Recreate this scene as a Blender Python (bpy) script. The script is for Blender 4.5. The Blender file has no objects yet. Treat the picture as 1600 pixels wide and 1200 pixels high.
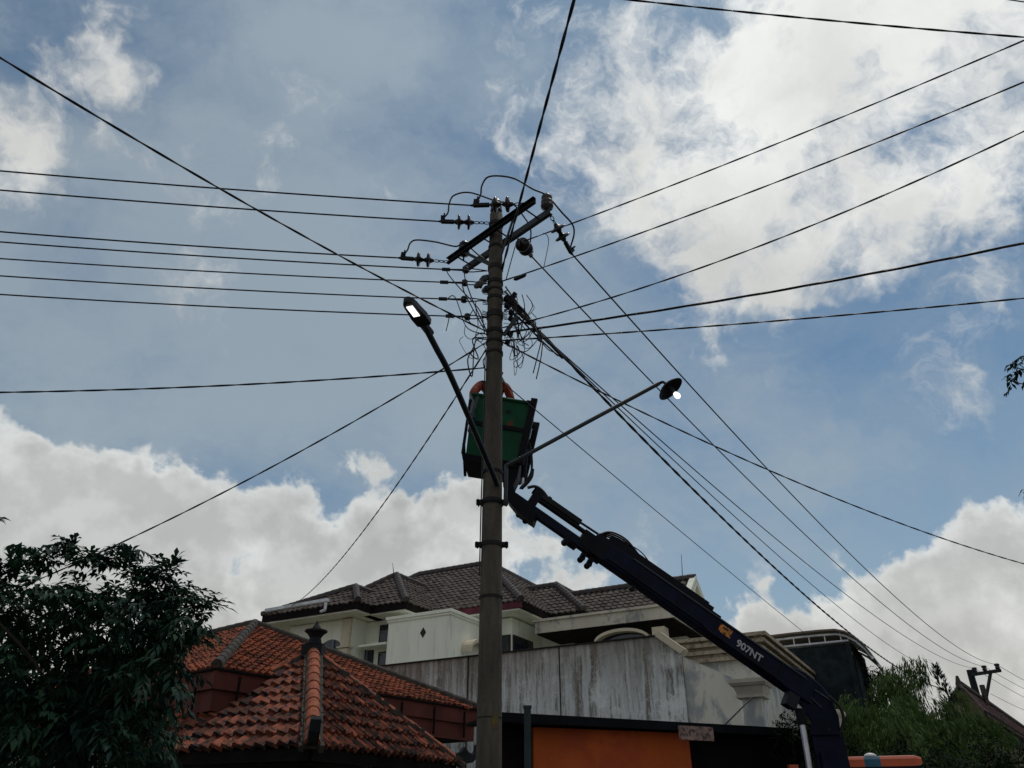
import bpy, bmesh, math, random
from math import radians as R, sin, cos, pi, sqrt
from mathutils import Vector as V, Matrix as M, noise as mnoise
random.seed(7)
S = bpy.context.scene
COL = S.collection

# ---------------------------------------------------------------- camera
PITCH, FPX = R(30), 1200.0
CAM = V((0, 0, 1.6))
cam = bpy.data.objects.new('camera', bpy.data.cameras.new('camera'))
COL.objects.link(cam)
cam.location = CAM
cam.rotation_euler = (R(90) + PITCH, 0, 0)
cam.data.sensor_width = 36
cam.data.lens = 36 * FPX / 1600
cam.data.clip_end = 3000
S.camera = cam
S.render.resolution_x, S.render.resolution_y = 1024, 768


def ray(px, py):
    x, y = (px - 800) / FPX, (600 - py) / FPX
    return V((x, cos(PITCH) - y * sin(PITCH), sin(PITCH) + y * cos(PITCH)))


def PY(px, py, Y):
    d = ray(px, py)
    return CAM + d * (Y / d.y)


def PZ(px, py, z):
    d = ray(px, py)
    return CAM + d * ((z - 1.6) / d.z)


# ---------------------------------------------------------------- light and exposure
SUN_EL, SUN_AZ = R(68), R(40)          # azimuth clockwise from +Y (straight ahead)
SUN_DIR = V((sin(SUN_AZ) * cos(SUN_EL), cos(SUN_AZ) * cos(SUN_EL), sin(SUN_EL)))
sl = bpy.data.lights.new('sun', 'SUN')
sl.energy = 1.2
sl.angle = R(10.0)
sl.color = (1.0, 0.95, 0.87)
sun = bpy.data.objects.new('sun', sl)
COL.objects.link(sun)
sun.rotation_euler = (-SUN_DIR).to_track_quat('-Z', 'Y').to_euler()
S.view_settings.view_transform = 'Standard'
S.view_settings.look = 'None'
S.view_settings.gamma = 1
S.view_settings.exposure = 0.0
SKY_STRENGTH = 0.1


# ---------------------------------------------------------------- node helper
class N:
    """tiny expression helper for node trees"""
    def __init__(s, nt): s.nt = nt; s.n = nt.nodes; s.l = nt.links

    def put(s, sock, v):
        if v is None: return
        if isinstance(v, bpy.types.NodeSocket): s.l.new(v, sock)
        else: sock.default_value = v

    def m(s, op, a, b=None, c=None, clamp=False):
        n = s.n.new('ShaderNodeMath'); n.operation = op; n.use_clamp = clamp
        for i, v in enumerate((a, b, c)): s.put(n.inputs[i], v)
        return n.outputs[0]

    def vm(s, op, a, b=None, scale=None):
        n = s.n.new('ShaderNodeVectorMath'); n.operation = op
        s.put(n.inputs[0], a)
        if b is not None: s.put(n.inputs[1], b)
        if scale is not None: s.put(n.inputs[3], scale)
        return n.outputs['Value'] if op in ('DOT_PRODUCT', 'LENGTH') else n.outputs[0]

    def sep(s, v):
        n = s.n.new('ShaderNodeSeparateXYZ'); s.put(n.inputs[0], v); return n.outputs

    def comb(s, x, y, z):
        n = s.n.new('ShaderNodeCombineXYZ')
        for i, v in enumerate((x, y, z)): s.put(n.inputs[i], v)
        return n.outputs[0]

    def noise(s, v, scale, detail=4, rough=.5, dist=0, color=False, lac=2.0):
        n = s.n.new('ShaderNodeTexNoise'); s.put(n.inputs['Vector'], v)
        n.inputs['Scale'].default_value = scale; n.inputs['Detail'].default_value = detail
        n.inputs['Roughness'].default_value = rough; n.inputs['Distortion'].default_value = dist
        n.inputs['Lacunarity'].default_value = lac
        return n.outputs['Color' if color else 'Fac']

    def ss(s, v, lo, hi, to0=0.0, to1=1.0, smooth=True):
        n = s.n.new('ShaderNodeMapRange'); n.interpolation_type = 'SMOOTHSTEP' if smooth else 'LINEAR'
        s.put(n.inputs[0], v); s.put(n.inputs[1], lo); s.put(n.inputs[2], hi); s.put(n.inputs[3], to0); s.put(n.inputs[4], to1)
        return n.outputs[0]

    def mix(s, f, a, b, mode='MIX'):
        n = s.n.new('ShaderNodeMix'); n.data_type = 'RGBA'; n.blend_type = mode
        s.put(n.inputs[0], f); s.put(n.inputs[6], a if not isinstance(a, tuple) else (*a, 1)[:4]); s.put(n.inputs[7], b if not isinstance(b, tuple) else (*b, 1)[:4])
        return n.outputs[2]


# ---------------------------------------------------------------- sky
world = bpy.data.worlds.new('World')
S.world = world
world.use_nodes = True
wn = N(world.node_tree)
wn.n.clear()
sky = wn.n.new('ShaderNodeTexSky')
sky.sky_type = 'NISHITA'
sky.sun_disc = False
sky.sun_elevation = SUN_EL
sky.sun_rotation = SUN_AZ
sky.air_density = 1.0
sky.dust_density = 0.6
sky.ozone_density = 1.5
tc = wn.n.new('ShaderNodeTexCoord')
D = tc.outputs['Generated']
dx, dy, dz = wn.sep(D)
AZ = wn.m('ARCTAN2', dx, dy)
EL = wn.m('ARCSINE', dz)
# wobble the sky directions so cloud banks have ragged outlines
wob = wn.noise(D, 5.0, 5, .62, color=True)
wob2 = wn.vm('SUBTRACT', wob, (.5, .5, .5))
wx, wy, wz = wn.sep(wob2)
AZw = wn.m('ADD', AZ, wn.m('MULTIPLY', wx, .30))
ELw = wn.m('ADD', EL, wn.m('MULTIPLY', wy, .22))


AZv = wn.m('ADD', AZ, wn.m('MULTIPLY', wx, .18))
ELv = wn.m('ADD', EL, wn.m('MULTIPLY', wy, .15))


def bank(cx, cy, rx, ry, wgt, rot=0.0, low=False):
    """one soft cloud bank round a sky direction"""
    d = ray(cx, cy).normalized()
    az, el = math.atan2(d.x, d.y), math.asin(d.z)
    ce = cos(el)
    a = wn.m('MULTIPLY', wn.m('SUBTRACT', AZv if low else AZw, az), ce)
    e = wn.m('SUBTRACT', ELv if low else ELw, el)
    c_, s_ = cos(rot), sin(rot)
    p = wn.m('ADD', wn.m('MULTIPLY', a, c_ * FPX / rx), wn.m('MULTIPLY', e, s_ * FPX / rx))
    q = wn.m('ADD', wn.m('MULTIPLY', a, -s_ * FPX / ry), wn.m('MULTIPLY', e, c_ * FPX / ry))
    r2 = wn.m('ADD', wn.m('MULTIPLY', p, p), wn.m('MULTIPLY', q, q))
    g = wn.m('EXPONENT', wn.m('MULTIPLY', r2, -0.7))
    return wn.m('MULTIPLY', g, wgt)


def total(lst):
    o = lst[0]
    for x in lst[1:]: o = wn.m('ADD', o, x)
    return o


HIGH = [(1340, 20, 300, 170, 1.05, 0), (1150, 90, 110, 110, .68, 0), (1200, 215, 160, 120, .9, .3), (1120, 310, 110, 90, .65, -.4), (1190, 420, 105, 75, .8, -.5), (1240, 480, 70, 45, .6, -.3), (1240, 340, 90, 60, .35, 0),
        (1400, 250, 120, 85, .72, .2), (1440, 150, 160, 110, .6, 0), (1560, 60, 170, 150, .75, 0), (1000, 265, 70, 34, .30, .9), (1010, 20, 40, 50, .3, 0),
        (150, 70, 34, 60, .8, -.45), (195, 150, 42, 34, .72, .6), (62, 45, 42, 36, .5, 0), (40, 210, 62, 62, .8, 0), (15, 170, 40, 50, .5, 0)]
LOW = [(40, 795, 150, 78, 1.0, 0), (0, 728, 50, 46, .8, 0), (118, 735, 38, 36, .62, 0), (235, 785, 78, 42, .9, 0), (110, 860, 230, 70, 1.0, 0), (380, 850, 70, 42, .85, 0),
       (560, 880, 130, 66, 1.0, 0), (640, 845, 60, 46, .6, 0), (705, 840, 75, 50, .85, 0), (762, 822, 40, 44, .8, 0), (330, 950, 420, 80, 1.0, 0), (555, 735, 34, 22, .5, 0),
       (845, 855, 30, 24, .62, .5), (690, 752, 26, 14, .36, 0), (1602, 862, 58, 56, .95, 0), (1530, 945, 85, 40, .95, 0), (1560, 1010, 200, 80, 1.0, 0),
       (1330, 1005, 120, 36, .7, 0), (1160, 965, 32, 30, .6, 0), (1420, 1060, 300, 55, .9, 0), (300, 1060, 500, 90, .9, 0), (900, 1120, 600, 60, .8, 0), (700, 1260, 1500, 160, 1.0, 0)]
front = wn.ss(dy, -.1, .25)
behind = wn.m('SUBTRACT', 1.0, front)
bh = wn.m('MINIMUM', total([bank(*b) for b in HIGH]), .84)
bl = wn.m('MINIMUM', total([bank(*b, low=True) for b in LOW]), 1.1)
# ragged detail: a broad noise shapes the clumps, finer octaves fray the rims
dwarp = wn.vm('ADD', D, wn.vm('SCALE', wob2, scale=.16))
nh = wn.noise(dwarp, 7.0, 10, .62)
nl = wn.noise(wn.vm('ADD', D, wn.vm('SCALE', wob2, scale=.05)), 14.0, 10, .58)
broad = wn.noise(wn.vm('ADD', D, (3.1, .4, 1.7)), 5.0, 3, .5)
offh = tuple(SUN_DIR * .05)
nh2 = wn.noise(wn.vm('ADD', dwarp, offh), 7.0, 4, .55)
nl3 = wn.noise(D, 13.0, 5, .55)
nl4 = wn.noise(wn.vm('ADD', D, (0.008, -.006, .020)), 13.0, 5, .55)
dh = wn.m('ADD', wn.m('MULTIPLY', wn.m('SUBTRACT', nh, .5), 2.9), wn.m('SUBTRACT', bh, .45))
dl = wn.m('ADD', wn.m('MULTIPLY', wn.m('SUBTRACT', nl, .5), 2.5), wn.m('SUBTRACT', bl, .46))
mh = wn.m('MULTIPLY', wn.ss(dh, -.22, .50), front)
ml = wn.m('MULTIPLY', wn.m('MULTIPLY', wn.ss(dl, -.08, .24), wn.ss(bl, .10, .30)), front)
# thin milky veil
veil_n = wn.noise(wn.vm('ADD', wn.comb(wn.m('MULTIPLY', dx, 1.0), wn.m('MULTIPLY', dy, 1.5), wn.m('MULTIPLY', dz, 2.0)), wn.vm('SCALE', wob2, scale=.25)), 3.4, 8, .6)
veil_b = total([bank(400, 330, 420, 300, .6), bank(620, 560, 320, 160, .45), bank(480, 40, 230, 90, .55), bank(900, 800, 500, 200, .2), bank(1560, 500, 120, 120, .2), bank(880, 480, 120, 90, .25), bank(90, 540, 260, 130, .5), bank(150, 330, 220, 130, .35), bank(1250, 620, 500, 160, .14)])
veil = wn.m('MULTIPLY', wn.ss(wn.m('ADD', veil_n, wn.m('MULTIPLY', veil_b, .45)), .40, 1.0), .78)
# brightness of cloud falls off away from the sun
cs = wn.vm('DOT_PRODUCT', D, tuple(SUN_DIR))
glow = wn.m('POWER', wn.m('MAXIMUM', cs, 0.0), 7.0)
lit_h = wn.ss(wn.m('SUBTRACT', nh, nh2), -.15, .17)
lit_l = wn.ss(wn.m('SUBTRACT', nl3, nl4), -.10, .12)
edge_l = wn.ss(dl, .70, .05)
edge_h = wn.ss(dh, 1.0, .2)
k = 1.0 / SKY_STRENGTH
bright_h = wn.m('ADD', wn.m('ADD', .47, wn.m('ADD', wn.m('MULTIPLY', lit_h, .13), wn.m('MULTIPLY', wn.m('SUBTRACT', broad, .5), .28))), wn.m('ADD', wn.m('MULTIPLY', edge_h, .08), wn.m('MULTIPLY', glow, .40)))
bright_l = wn.m('ADD', wn.m('ADD', .50, wn.m('ADD', wn.m('MULTIPLY', lit_l, .09), wn.m('MULTIPLY', wn.m('SUBTRACT', broad, .5), .34))), wn.m('ADD', wn.m('MULTIPLY', edge_l, .15), wn.m('MULTIPLY', glow, .12)))


def tint(val, c):
    return wn.vm('SCALE', wn.comb(*c), scale=wn.m('MULTIPLY', val, k))


skyc = wn.vm('MULTIPLY', sky.outputs[0], (0.53, .70, .72))
c = wn.mix(veil, skyc, tint(wn.m('ADD', .40, wn.m('MULTIPLY', glow, .12)), (.84, 1.0, 1.12)))
c = wn.mix(wn.m('MULTIPLY', wn.ss(EL, R(34), R(2)), .62), c, tint(.46, (.84, 1.0, 1.10)))
c = wn.mix(wn.m('MULTIPLY', mh, .97), c, tint(bright_h, (1.0, 1.01, .985)))
warm = wn.ss(EL, R(20), R(4))
lowc = wn.vm('MULTIPLY', tint(bright_l, (.97, 1.0, .985)), wn.mix(warm, (1, 1, 1, 1), (1.0, .955, .925, 1)))
c = wn.mix(wn.m('MULTIPLY', ml, .97), c, lowc)
# unseen grey cover overhead and behind, added to set light on facing surfaces
over = wn.m('MAXIMUM', wn.m('MULTIPLY', behind, .92), wn.m('MULTIPLY', wn.ss(EL, R(61), R(72)), .8))
c = wn.mix(over, c, tint(wn.m('ADD', .27, wn.m('MULTIPLY', nh, .30)), (.96, 1, 1.05)))
bg = wn.n.new('ShaderNodeBackground')
wn.l.new(c, bg.inputs[0])
bg.inputs[1].default_value = SKY_STRENGTH
wo = wn.n.new('ShaderNodeOutputWorld')
wn.l.new(bg.outputs[0], wo.inputs[0])
world.cycles.sampling_method = 'MANUAL'
world.cycles.sample_map_resolution = 512


# ---------------------------------------------------------------- materials
def mat(name, col, rough=.7, metal=0.0, var=.25, vscale=3.0, col2=None, lo=.4, hi=.65, bump=0.0, bscale=30.0, stretch=(1, 1, 1), attr=None, spec=.3, coat=0):
    mt = bpy.data.materials.new(name)
    mt.use_nodes = True
    t = N(mt.node_tree)
    b = t.n['Principled BSDF']
    co = t.n.new('ShaderNodeTexCoord').outputs['Object']
    cv = t.vm('MULTIPLY', co, stretch) if stretch != (1, 1, 1) else co
    n1 = t.noise(cv, vscale, 6, .62)
    c1 = tuple(x * (1 - var) for x in col)
    c3 = tuple(min(1, x * (1 + var)) for x in col)
    c = t.mix(t.ss(n1, .3, .7), (*c1, 1), (*c3, 1))
    if col2:
        n2 = t.noise(cv, vscale * 2.3, 7, .66, .4)
        c = t.mix(t.ss(n2, lo, hi), c, (*col2, 1))
    if attr:
        a = t.n.new('ShaderNodeAttribute'); a.attribute_name = attr
        c = t.mix(1.0, c, a.outputs['Color'], 'MULTIPLY')
    t.l.new(c, b.inputs['Base Color'])
    b.inputs['Roughness'].default_value = rough
    b.inputs['Metallic'].default_value = metal
    b.inputs['Specular IOR Level'].default_value = spec
    if bump:
        bn = t.n.new('ShaderNodeBump'); bn.inputs['Strength'].default_value = bump; bn.inputs['Distance'].default_value = .02
        t.l.new(t.noise(co, bscale, 6, .6), bn.inputs['Height'])
        t.l.new(bn.outputs[0], b.inputs['Normal'])
    return mt


def emit(name, col, st):
    mt = bpy.data.materials.new(name); mt.use_nodes = True
    b = mt.node_tree.nodes['Principled BSDF']
    b.inputs['Base Color'].default_value = (*col, 1)
    b.inputs['Emission Color'].default_value = (*col, 1)
    b.inputs['Emission Strength'].default_value = st
    return mt


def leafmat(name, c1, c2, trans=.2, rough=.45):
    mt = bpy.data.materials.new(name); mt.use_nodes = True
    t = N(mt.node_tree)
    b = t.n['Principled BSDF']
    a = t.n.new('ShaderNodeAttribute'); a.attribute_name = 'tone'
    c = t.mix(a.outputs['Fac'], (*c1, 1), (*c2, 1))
    t.l.new(c, b.inputs['Base Color'])
    b.inputs['Roughness'].default_value = rough
    b.inputs['Specular IOR Level'].default_value = .12
    tr = t.n.new('ShaderNodeBsdfTranslucent')
    t.l.new(c, tr.inputs[0])
    mx = t.n.new('ShaderNodeMixShader'); mx.inputs[0].default_value = trans
    t.l.new(b.outputs[0], mx.inputs[1]); t.l.new(tr.outputs[0], mx.inputs[2])
    t.l.new(mx.outputs[0], t.n['Material Output'].inputs[0])
    return mt


def streaky(name, base, dark, light, amount=.5):
    """old painted render with rain streaks running down, soot and pale flaking"""
    mt = bpy.data.materials.new(name); mt.use_nodes = True
    t = N(mt.node_tree); b = t.n['Principled BSDF']
    co = t.n.new('ShaderNodeTexCoord').outputs['Object']
    wv = t.vm('ADD', co, t.vm('SCALE', t.noise(co, 3.0, 4, .6, color=True), scale=.10))
    st = t.noise(t.vm('MULTIPLY', wv, (6.5, 6.5, .30)), 1.0, 8, .70)
    st2 = t.noise(t.vm('MULTIPLY', wv, (17, 17, .7)), 1.0, 7, .70)
    pat = t.noise(co, 1.1, 7, .62)
    fl = t.noise(co, 7.0, 9, .75, 2.0)
    up = t.ss(t.m('ADD', t.m('ADD', t.sep(co)[2], -.45), t.m('MULTIPLY', t.noise(t.vm('MULTIPLY', wv, (9, 9, .4)), 1.0, 6, .65), 2.6)), 4.6, 6.6)
    vo = t.n.new('ShaderNodeTexVoronoi'); vo.feature = 'DISTANCE_TO_EDGE'; vo.inputs['Scale'].default_value = 5.0
    t.l.new(t.vm('ADD', t.vm('MULTIPLY', wv, (1, 1, .6)), t.vm('SCALE', t.noise(co, 6.0, 5, .6, color=True), scale=.25)), vo.inputs['Vector'])
    crk = t.m('MULTIPLY', t.ss(vo.outputs['Distance'], .07, .015), t.ss(pat, .47, .56))
    c = t.mix(t.ss(st, .47, .61), (*base, 1), (*dark, 1))
    c = t.mix(t.m('MULTIPLY', t.ss(st2, .52, .62), .6), c, (*[x * .6 for x in dark], 1))
    c = t.mix(t.m('MULTIPLY', t.ss(st2, .44, .36), .5), c, (*light, 1))
    c = t.mix(t.m('MULTIPLY', t.ss(pat, 1 - amount, 1.12 - amount), .75), c, (*light, 1))
    c = t.mix(t.m('MULTIPLY', t.ss(fl, .54, .62), .4), c, (*light, 1))
    c = t.mix(t.m('MULTIPLY', crk, .55), c, (*light, 1))
    c = t.mix(t.m('MULTIPLY', up, .8 * amount / .42), c, (dark[0] * .75, dark[1] * .66, dark[2] * .52, 1))
    t.l.new(c, b.inputs['Base Color']); b.inputs['Roughness'].default_value = .9
    b.inputs['Specular IOR Level'].default_value = .15
    return mt


MT = dict(
    asphalt=mat('asphalt', (.05, .05, .052), .9, bump=.4, bscale=60),
    earth=mat('earth', (.12, .10, .07), .95, col2=(.06, .08, .03)),
    concrete=mat('pole_concrete', (.085, .074, .058), .9, var=.28, vscale=2.2, col2=(.042, .042, .038), lo=.5, hi=.75, bump=.5, bscale=45, stretch=(3, 3, .6)),
    steel=mat('galvanised_steel', (.048, .055, .062), .55, .3, var=.2, col2=(.12, .08, .05), lo=.6, hi=.75),
    darksteel=mat('dark_steel', (.014, .016, .020), .6, .3, var=.3, spec=.2),
    black=mat('black_cable', (.012, .012, .014), .55, var=.2),
    wirealu=mat('weathered_conductor', (.045, .047, .05), .6, .3),
    porcelain=mat('brown_porcelain', (.022, .016, .018), .3, var=.2, spec=.3),
    insul=mat('grey_insulator', (.10, .075, .07), .4, var=.3, col2=(.05, .045, .045), lo=.45, hi=.6),
    strap=mat('rusty_strap', (.022, .019, .018), .75, .2),
    yellow=mat('yellow_paint', (.45, .30, .04), .8, col2=(.2, .18, .12)),
    yellowdim=mat('faded_yellow_paint', (.15, .10, .02), .85, col2=(.07, .06, .045)),
    lampbody=mat('lamp_housing', (.018, .022, .026), .5, .1, spec=.2),
    lamparm=mat('lamp_arm_paint', (.02, .027, .034), .5, .2, spec=.2),
    led=emit('led_panel', (1, .97, .92), 1.6),
    bulb=emit('lit_bulb', (1, .98, .95), 2.0),
    navy=mat('navy_paint', (.0030, .0048, .020), .5, var=.45, vscale=3, col2=(.026, .028, .034), lo=.62, hi=.74, bump=.1, spec=.12),
    blackpaint=mat('black_paint', (.006, .006, .010), .6, var=.3, spec=.12),
    chrome=mat('steel_rod', (.5, .5, .52), .3, .8),
    green=mat('bucket_green', (.004, .062, .026), .55, var=.25, vscale=2.5, col2=(.012, .035, .018), lo=.6, hi=.8, spec=.15),
    greyred=mat('bucket_sticker', (.12, .045, .02), .7),
    hazard=mat('hazard_orange', (.55, .2, .03), .55, var=.1, col2=(.02, .02, .02), lo=.5, hi=.53, vscale=9),
    lettering=mat('grey_lettering', (.42, .43, .45), .6, var=.1),
    cloth=mat('orange_coverall', (.20, .030, .012), .9, var=.45, vscale=14, bump=.8, bscale=18),
    glove=mat('grey_glove', (.20, .21, .22), .9),
    helmet=mat('helmet', (.45, .40, .10), .4),
    tile=mat('clay_tile', (.19, .054, .028), .85, var=.4, vscale=4, col2=(.018, .017, .019), lo=.46, hi=.60, attr='tone', bump=.4, bscale=40),
    oldtile=mat('old_clay_tile', (.22, .058, .026), .9, var=.35, vscale=2.5, col2=(.06, .04, .035), lo=.52, hi=.70, attr='tone'),
    brown=mat('brown_glazed_tile', (.082, .066, .060), .8, var=.3, vscale=2, attr='tone', spec=.2),
    browncap=mat('brown_ridge', (.060, .048, .045), .6, var=.25),
    mortar=mat('ridge_mortar', (.065, .055, .05), .95, var=.35, vscale=6, col2=(.04, .042, .03), lo=.45, hi=.65, bump=.6),
    ridgeclay=mat('ridge_clay', (.30, .085, .04), .85, var=.3, vscale=5, col2=(.05, .045, .04), lo=.5, hi=.68),
    finial=mat('black_finial', (.014, .015, .018), .8, var=.4),
    redboard=mat('red_fascia', (.11, .030, .022), .8, var=.25, vscale=2, col2=(.06, .035, .03), lo=.55, hi=.72),
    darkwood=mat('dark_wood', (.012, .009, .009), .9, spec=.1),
    magenta=mat('maroon_fascia', (.10, .018, .03), .7),
    white=mat('white_wall', (.84, .86, .74), .9, var=.05, vscale=1.6, col2=(.56, .59, .51), lo=.54, hi=.72, stretch=(1.4, 1.4, .16)),
    cream=mat('cream_trim', (.60, .53, .40), .85, var=.08, col2=(.36, .33, .27), lo=.6, hi=.8),
    oldcream=mat('weathered_cream', (.55, .51, .42), .9, var=.12, vscale=1.2, col2=(.27, .28, .27), lo=.5, hi=.66, stretch=(1, 1, .6)),
    cornice=mat('stained_cornice', (.40, .33, .24), .9, var=.15, vscale=4, col2=(.16, .14, .115), lo=.48, hi=.64),
    pillar=mat('pillar_render', (.50, .46, .38), .9, var=.1, col2=(.30, .29, .27), lo=.55, hi=.75),
    streak=streaky('rain_streaked_render', (.62, .645, .645), (.21, .20, .18), (.84, .86, .85), .48),
    halfclean=mat('patchy_render', (.66, .64, .56), .9, var=.08, vscale=.9, col2=(.36, .38, .385), lo=.47, hi=.60, stretch=(1, 1, .55)),
    glass=mat('window_glass', (.015, .02, .03), .08, var=.2, spec=.6),
    curtain=mat('pale_curtain', (.16, .20, .24), .9),
    frame=mat('window_frame', (.035, .02, .015), .7),
    gutter=mat('white_gutter', (.62, .65, .68), .5),
    orange=mat('orange_panel', (.50, .095, .016), .75, var=.1, vscale=.8, col2=(.42, .07, .02), lo=.45, hi=.6),
    stallroof=mat('stall_roof', (.008, .009, .012), .8, var=.3, spec=.1),
    board=mat('mouldy_board', (.30, .20, .17), .9, var=.3, vscale=7, col2=(.08, .06, .06), lo=.48, hi=.6),
    postgreen=mat('post_paint', (.02, .035, .038), .6),
    netting=mat('dark_netting', (.014, .022, .026), .95, var=.5, vscale=3),
    sheet=mat('brown_sheet', (.16, .13, .105), .6, var=.2, vscale=2),
    bark=mat('bark', (.05, .042, .033), .95, bump=.6),
    culm=mat('bamboo_culm', (.10, .12, .04), .6),
    lightorange=mat('beacon_orange', (.42, .065, .012), .3, var=.1, spec=.5),
    lightblue=mat('beacon_blue', (.02, .10, .16), .3),
    lightwhite=mat('beacon_dome', (.7, .7, .66), .35),
    cabwhite=mat('cab_paint', (.55, .56, .55), .4),
    rubber=mat('rubber', (.015, .015, .015), .9),
    olive=mat('olive_wall', (.13, .11, .06), .9, var=.2),
    redbrown=mat('red_brown_tile', (.055, .022, .020), .85, var=.4, vscale=3, attr='tone'),
    leaf=leafmat('mango_leaf', (.010, .032, .026), (.034, .080, .038), .16, .6),
    bamboo=leafmat('bamboo_leaf', (.026, .058, .016), (.085, .140, .038), .25, .8),
    darkleaf=leafmat('dark_leaf', (.008, .020, .014), (.020, .042, .018), .12, .9),
    cypress=leafmat('cypress_leaf', (.012, .026, .020), (.028, .045, .030), .1, .7),
    shrub=leafmat('shrub_leaf', (.004, .012, .006), (.018, .030, .010), .1, .9),
)


# ---------------------------------------------------------------- mesh helpers
class MB:
    def __init__(s): s.v = []; s.f = []; s.mi = []; s.cols = []; s.cur = 0; s.tone = None

    def add(s, vs, fs):
        o = len(s.v); s.v += [V(p) for p in vs]
        for f in fs:
            s.f.append([i + o for i in f]); s.mi.append(s.cur); s.cols.append(s.tone)
        return s

    def box(s, c, size, ax=None):
        """box about c; ax = three axis vectors"""
        c = V(c); X, Y, Z = ax or (V((1, 0, 0)), V((0, 1, 0)), V((0, 0, 1)))
        a, b, d = size[0] / 2, size[1] / 2, size[2] / 2
        vs = [c + X * (i * a) + Y * (j * b) + Z * (k_ * d) for i in (-1, 1) for j in (-1, 1) for k_ in (-1, 1)]
        return s.add(vs, [(0, 1, 3, 2), (4, 6, 7, 5), (0, 4, 5, 1), (2, 3, 7, 6), (0, 2, 6, 4), (1, 5, 7, 3)])

    def hexa(s, p):
        """p: bottom ring of 4, top ring of 4"""
        return s.add(p, [(3, 2, 1, 0), (4, 5, 6, 7), (0, 1, 5, 4), (1, 2, 6, 5), (2, 3, 7, 6), (3, 0, 4, 7)])

    def prism(s, poly, off):
        n = len(poly); off = V(off)
        vs = [V(p) for p in poly] + [V(p) + off for p in poly]
        return s.add(vs, [tuple(range(n)), tuple(range(2 * n - 1, n - 1, -1))] + [(i + n, (i + 1) % n + n, (i + 1) % n, i) for i in range(n)])

    def tube(s, pts, r, seg=8, cap=True):
        pts = [V(p) for p in pts]; n = len(pts)
        rs = r if isinstance(r, (list, tuple)) else [r] * n
        up = None; vs = []; fs = []
        for i, p in enumerate(pts):
            t = (pts[min(i + 1, n - 1)] - pts[max(i - 1, 0)]).normalized()
            if up is None:
                up = t.orthogonal().normalized()
            up = (up - t * up.dot(t))
            up = up.normalized() if up.length > 1e-6 else t.orthogonal().normalized()
            w = t.cross(up)
            for j in range(seg):
                a = 2 * pi * j / seg
                vs.append(p + (up * cos(a) + w * sin(a)) * rs[i])
        for i in range(n - 1):
            for j in range(seg):
                fs.append((i * seg + j, i * seg + (j + 1) % seg, (i + 1) * seg + (j + 1) % seg, (i + 1) * seg + j))
        if cap:
            fs.append(tuple(range(seg - 1, -1, -1))); fs.append(tuple((n - 1) * seg + j for j in range(seg)))
        return s.add(vs, fs)

    def lathe(s, c, axis, prof, seg=16):
        """prof: list of (distance along axis, radius)"""
        c = V(c); t = V(axis).normalized()
        return s.tube([c + t * (d + i * 1e-6) for i, (d, r) in enumerate(prof)], [max(r, 1e-4) for d, r in prof], seg) if False else s._lathe(c, t, prof, seg)

    def _lathe(s, c, t, prof, seg):
        up = t.orthogonal().normalized(); w = t.cross(up); vs = []; fs = []
        for d, r in prof:
            for j in range(seg):
                a = 2 * pi * j / seg
                vs.append(c + t * d + (up * cos(a) + w * sin(a)) * max(r, 1e-4))
        for i in range(len(prof) - 1):
            for j in range(seg):
                fs.append((i * seg + j, i * seg + (j + 1) % seg, (i + 1) * seg + (j + 1) % seg, (i + 1) * seg + j))
        fs.append(tuple(range(seg - 1, -1, -1))); fs.append(tuple((len(prof) - 1) * seg + j for j in range(seg)))
        return s.add(vs, fs)

    def ring(s, c, axis, r, w, h, seg=20):
        """a strap round a pole: radius r, thickness w, height h"""
        return s._lathe(V(c), V(axis).normalized(), [(-h / 2, r - .004), (-h / 2, r + w), (h / 2, r + w), (h / 2, r - .004)], seg)

    def build(s, name, m, parent=None, smooth=False, root=None):
        me = bpy.data.meshes.new(name)
        org = V((0, 0, 0))
        p = root or parent
        while p is not None:
            org = org + V(p.location); p = p.parent
        me.from_pydata([v - org for v in s.v], [], s.f)
        for mm in (m if isinstance(m, (list, tuple)) else [m]): me.materials.append(MT[mm])
        if any(s.mi): me.polygons.foreach_set('material_index', s.mi)
        if any(c is not None for c in s.cols):
            at = me.attributes.new('tone', 'FLOAT_COLOR', 'FACE')
            at.data.foreach_set('color', [x for c in s.cols for x in ((c, c, c, 1) if not isinstance(c, tuple) else (*c, 1))])
        if smooth: me.polygons.foreach_set('use_smooth', [True] * len(s.f))
        me.update()
        o = bpy.data.objects.new(name, me); COL.objects.link(o)
        if parent is not None: o.parent = parent
        return o


def tag(o, label=None, cat=None, group=None, kind=None):
    for a, b in (('label', label), ('category', cat), ('group', group), ('kind', kind)):
        if b: o[a] = b
    return o


def thing(name, loc, label, cat, group=None):
    o = bpy.data.objects.new(name, None); COL.objects.link(o); o.location = loc
    o.empty_display_size = .2
    return tag(o, label, cat, group)


def spline(pts, n=8):
    """Catmull-Rom through pts"""
    pts = [V(p) for p in pts]; out = []
    P = [pts[0] * 2 - pts[1]] + pts + [pts[-1] * 2 - pts[-2]]
    for i in range(1, len(P) - 2):
        a, b, c_, d = P[i - 1:i + 3]
        for j in range(n):
            t = j / n
            out.append(.5 * ((2 * b) + (c_ - a) * t + (2 * a - 5 * b + 4 * c_ - d) * t * t + (3 * b - a - 3 * c_ + d) * t ** 3))
    out.append(pts[-1])
    return out


# house frame: u runs along the house fronts, w runs away from the road
HA = R(29)
UU, WW, ZZ = V((cos(HA), -sin(HA), 0)), V((sin(HA), cos(HA), 0)), V((0, 0, 1))
def UW(u, w, z=0): return UU * u + WW * w + ZZ * z
def toUW(p): return p.dot(UU), p.dot(WW), p.z


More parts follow.
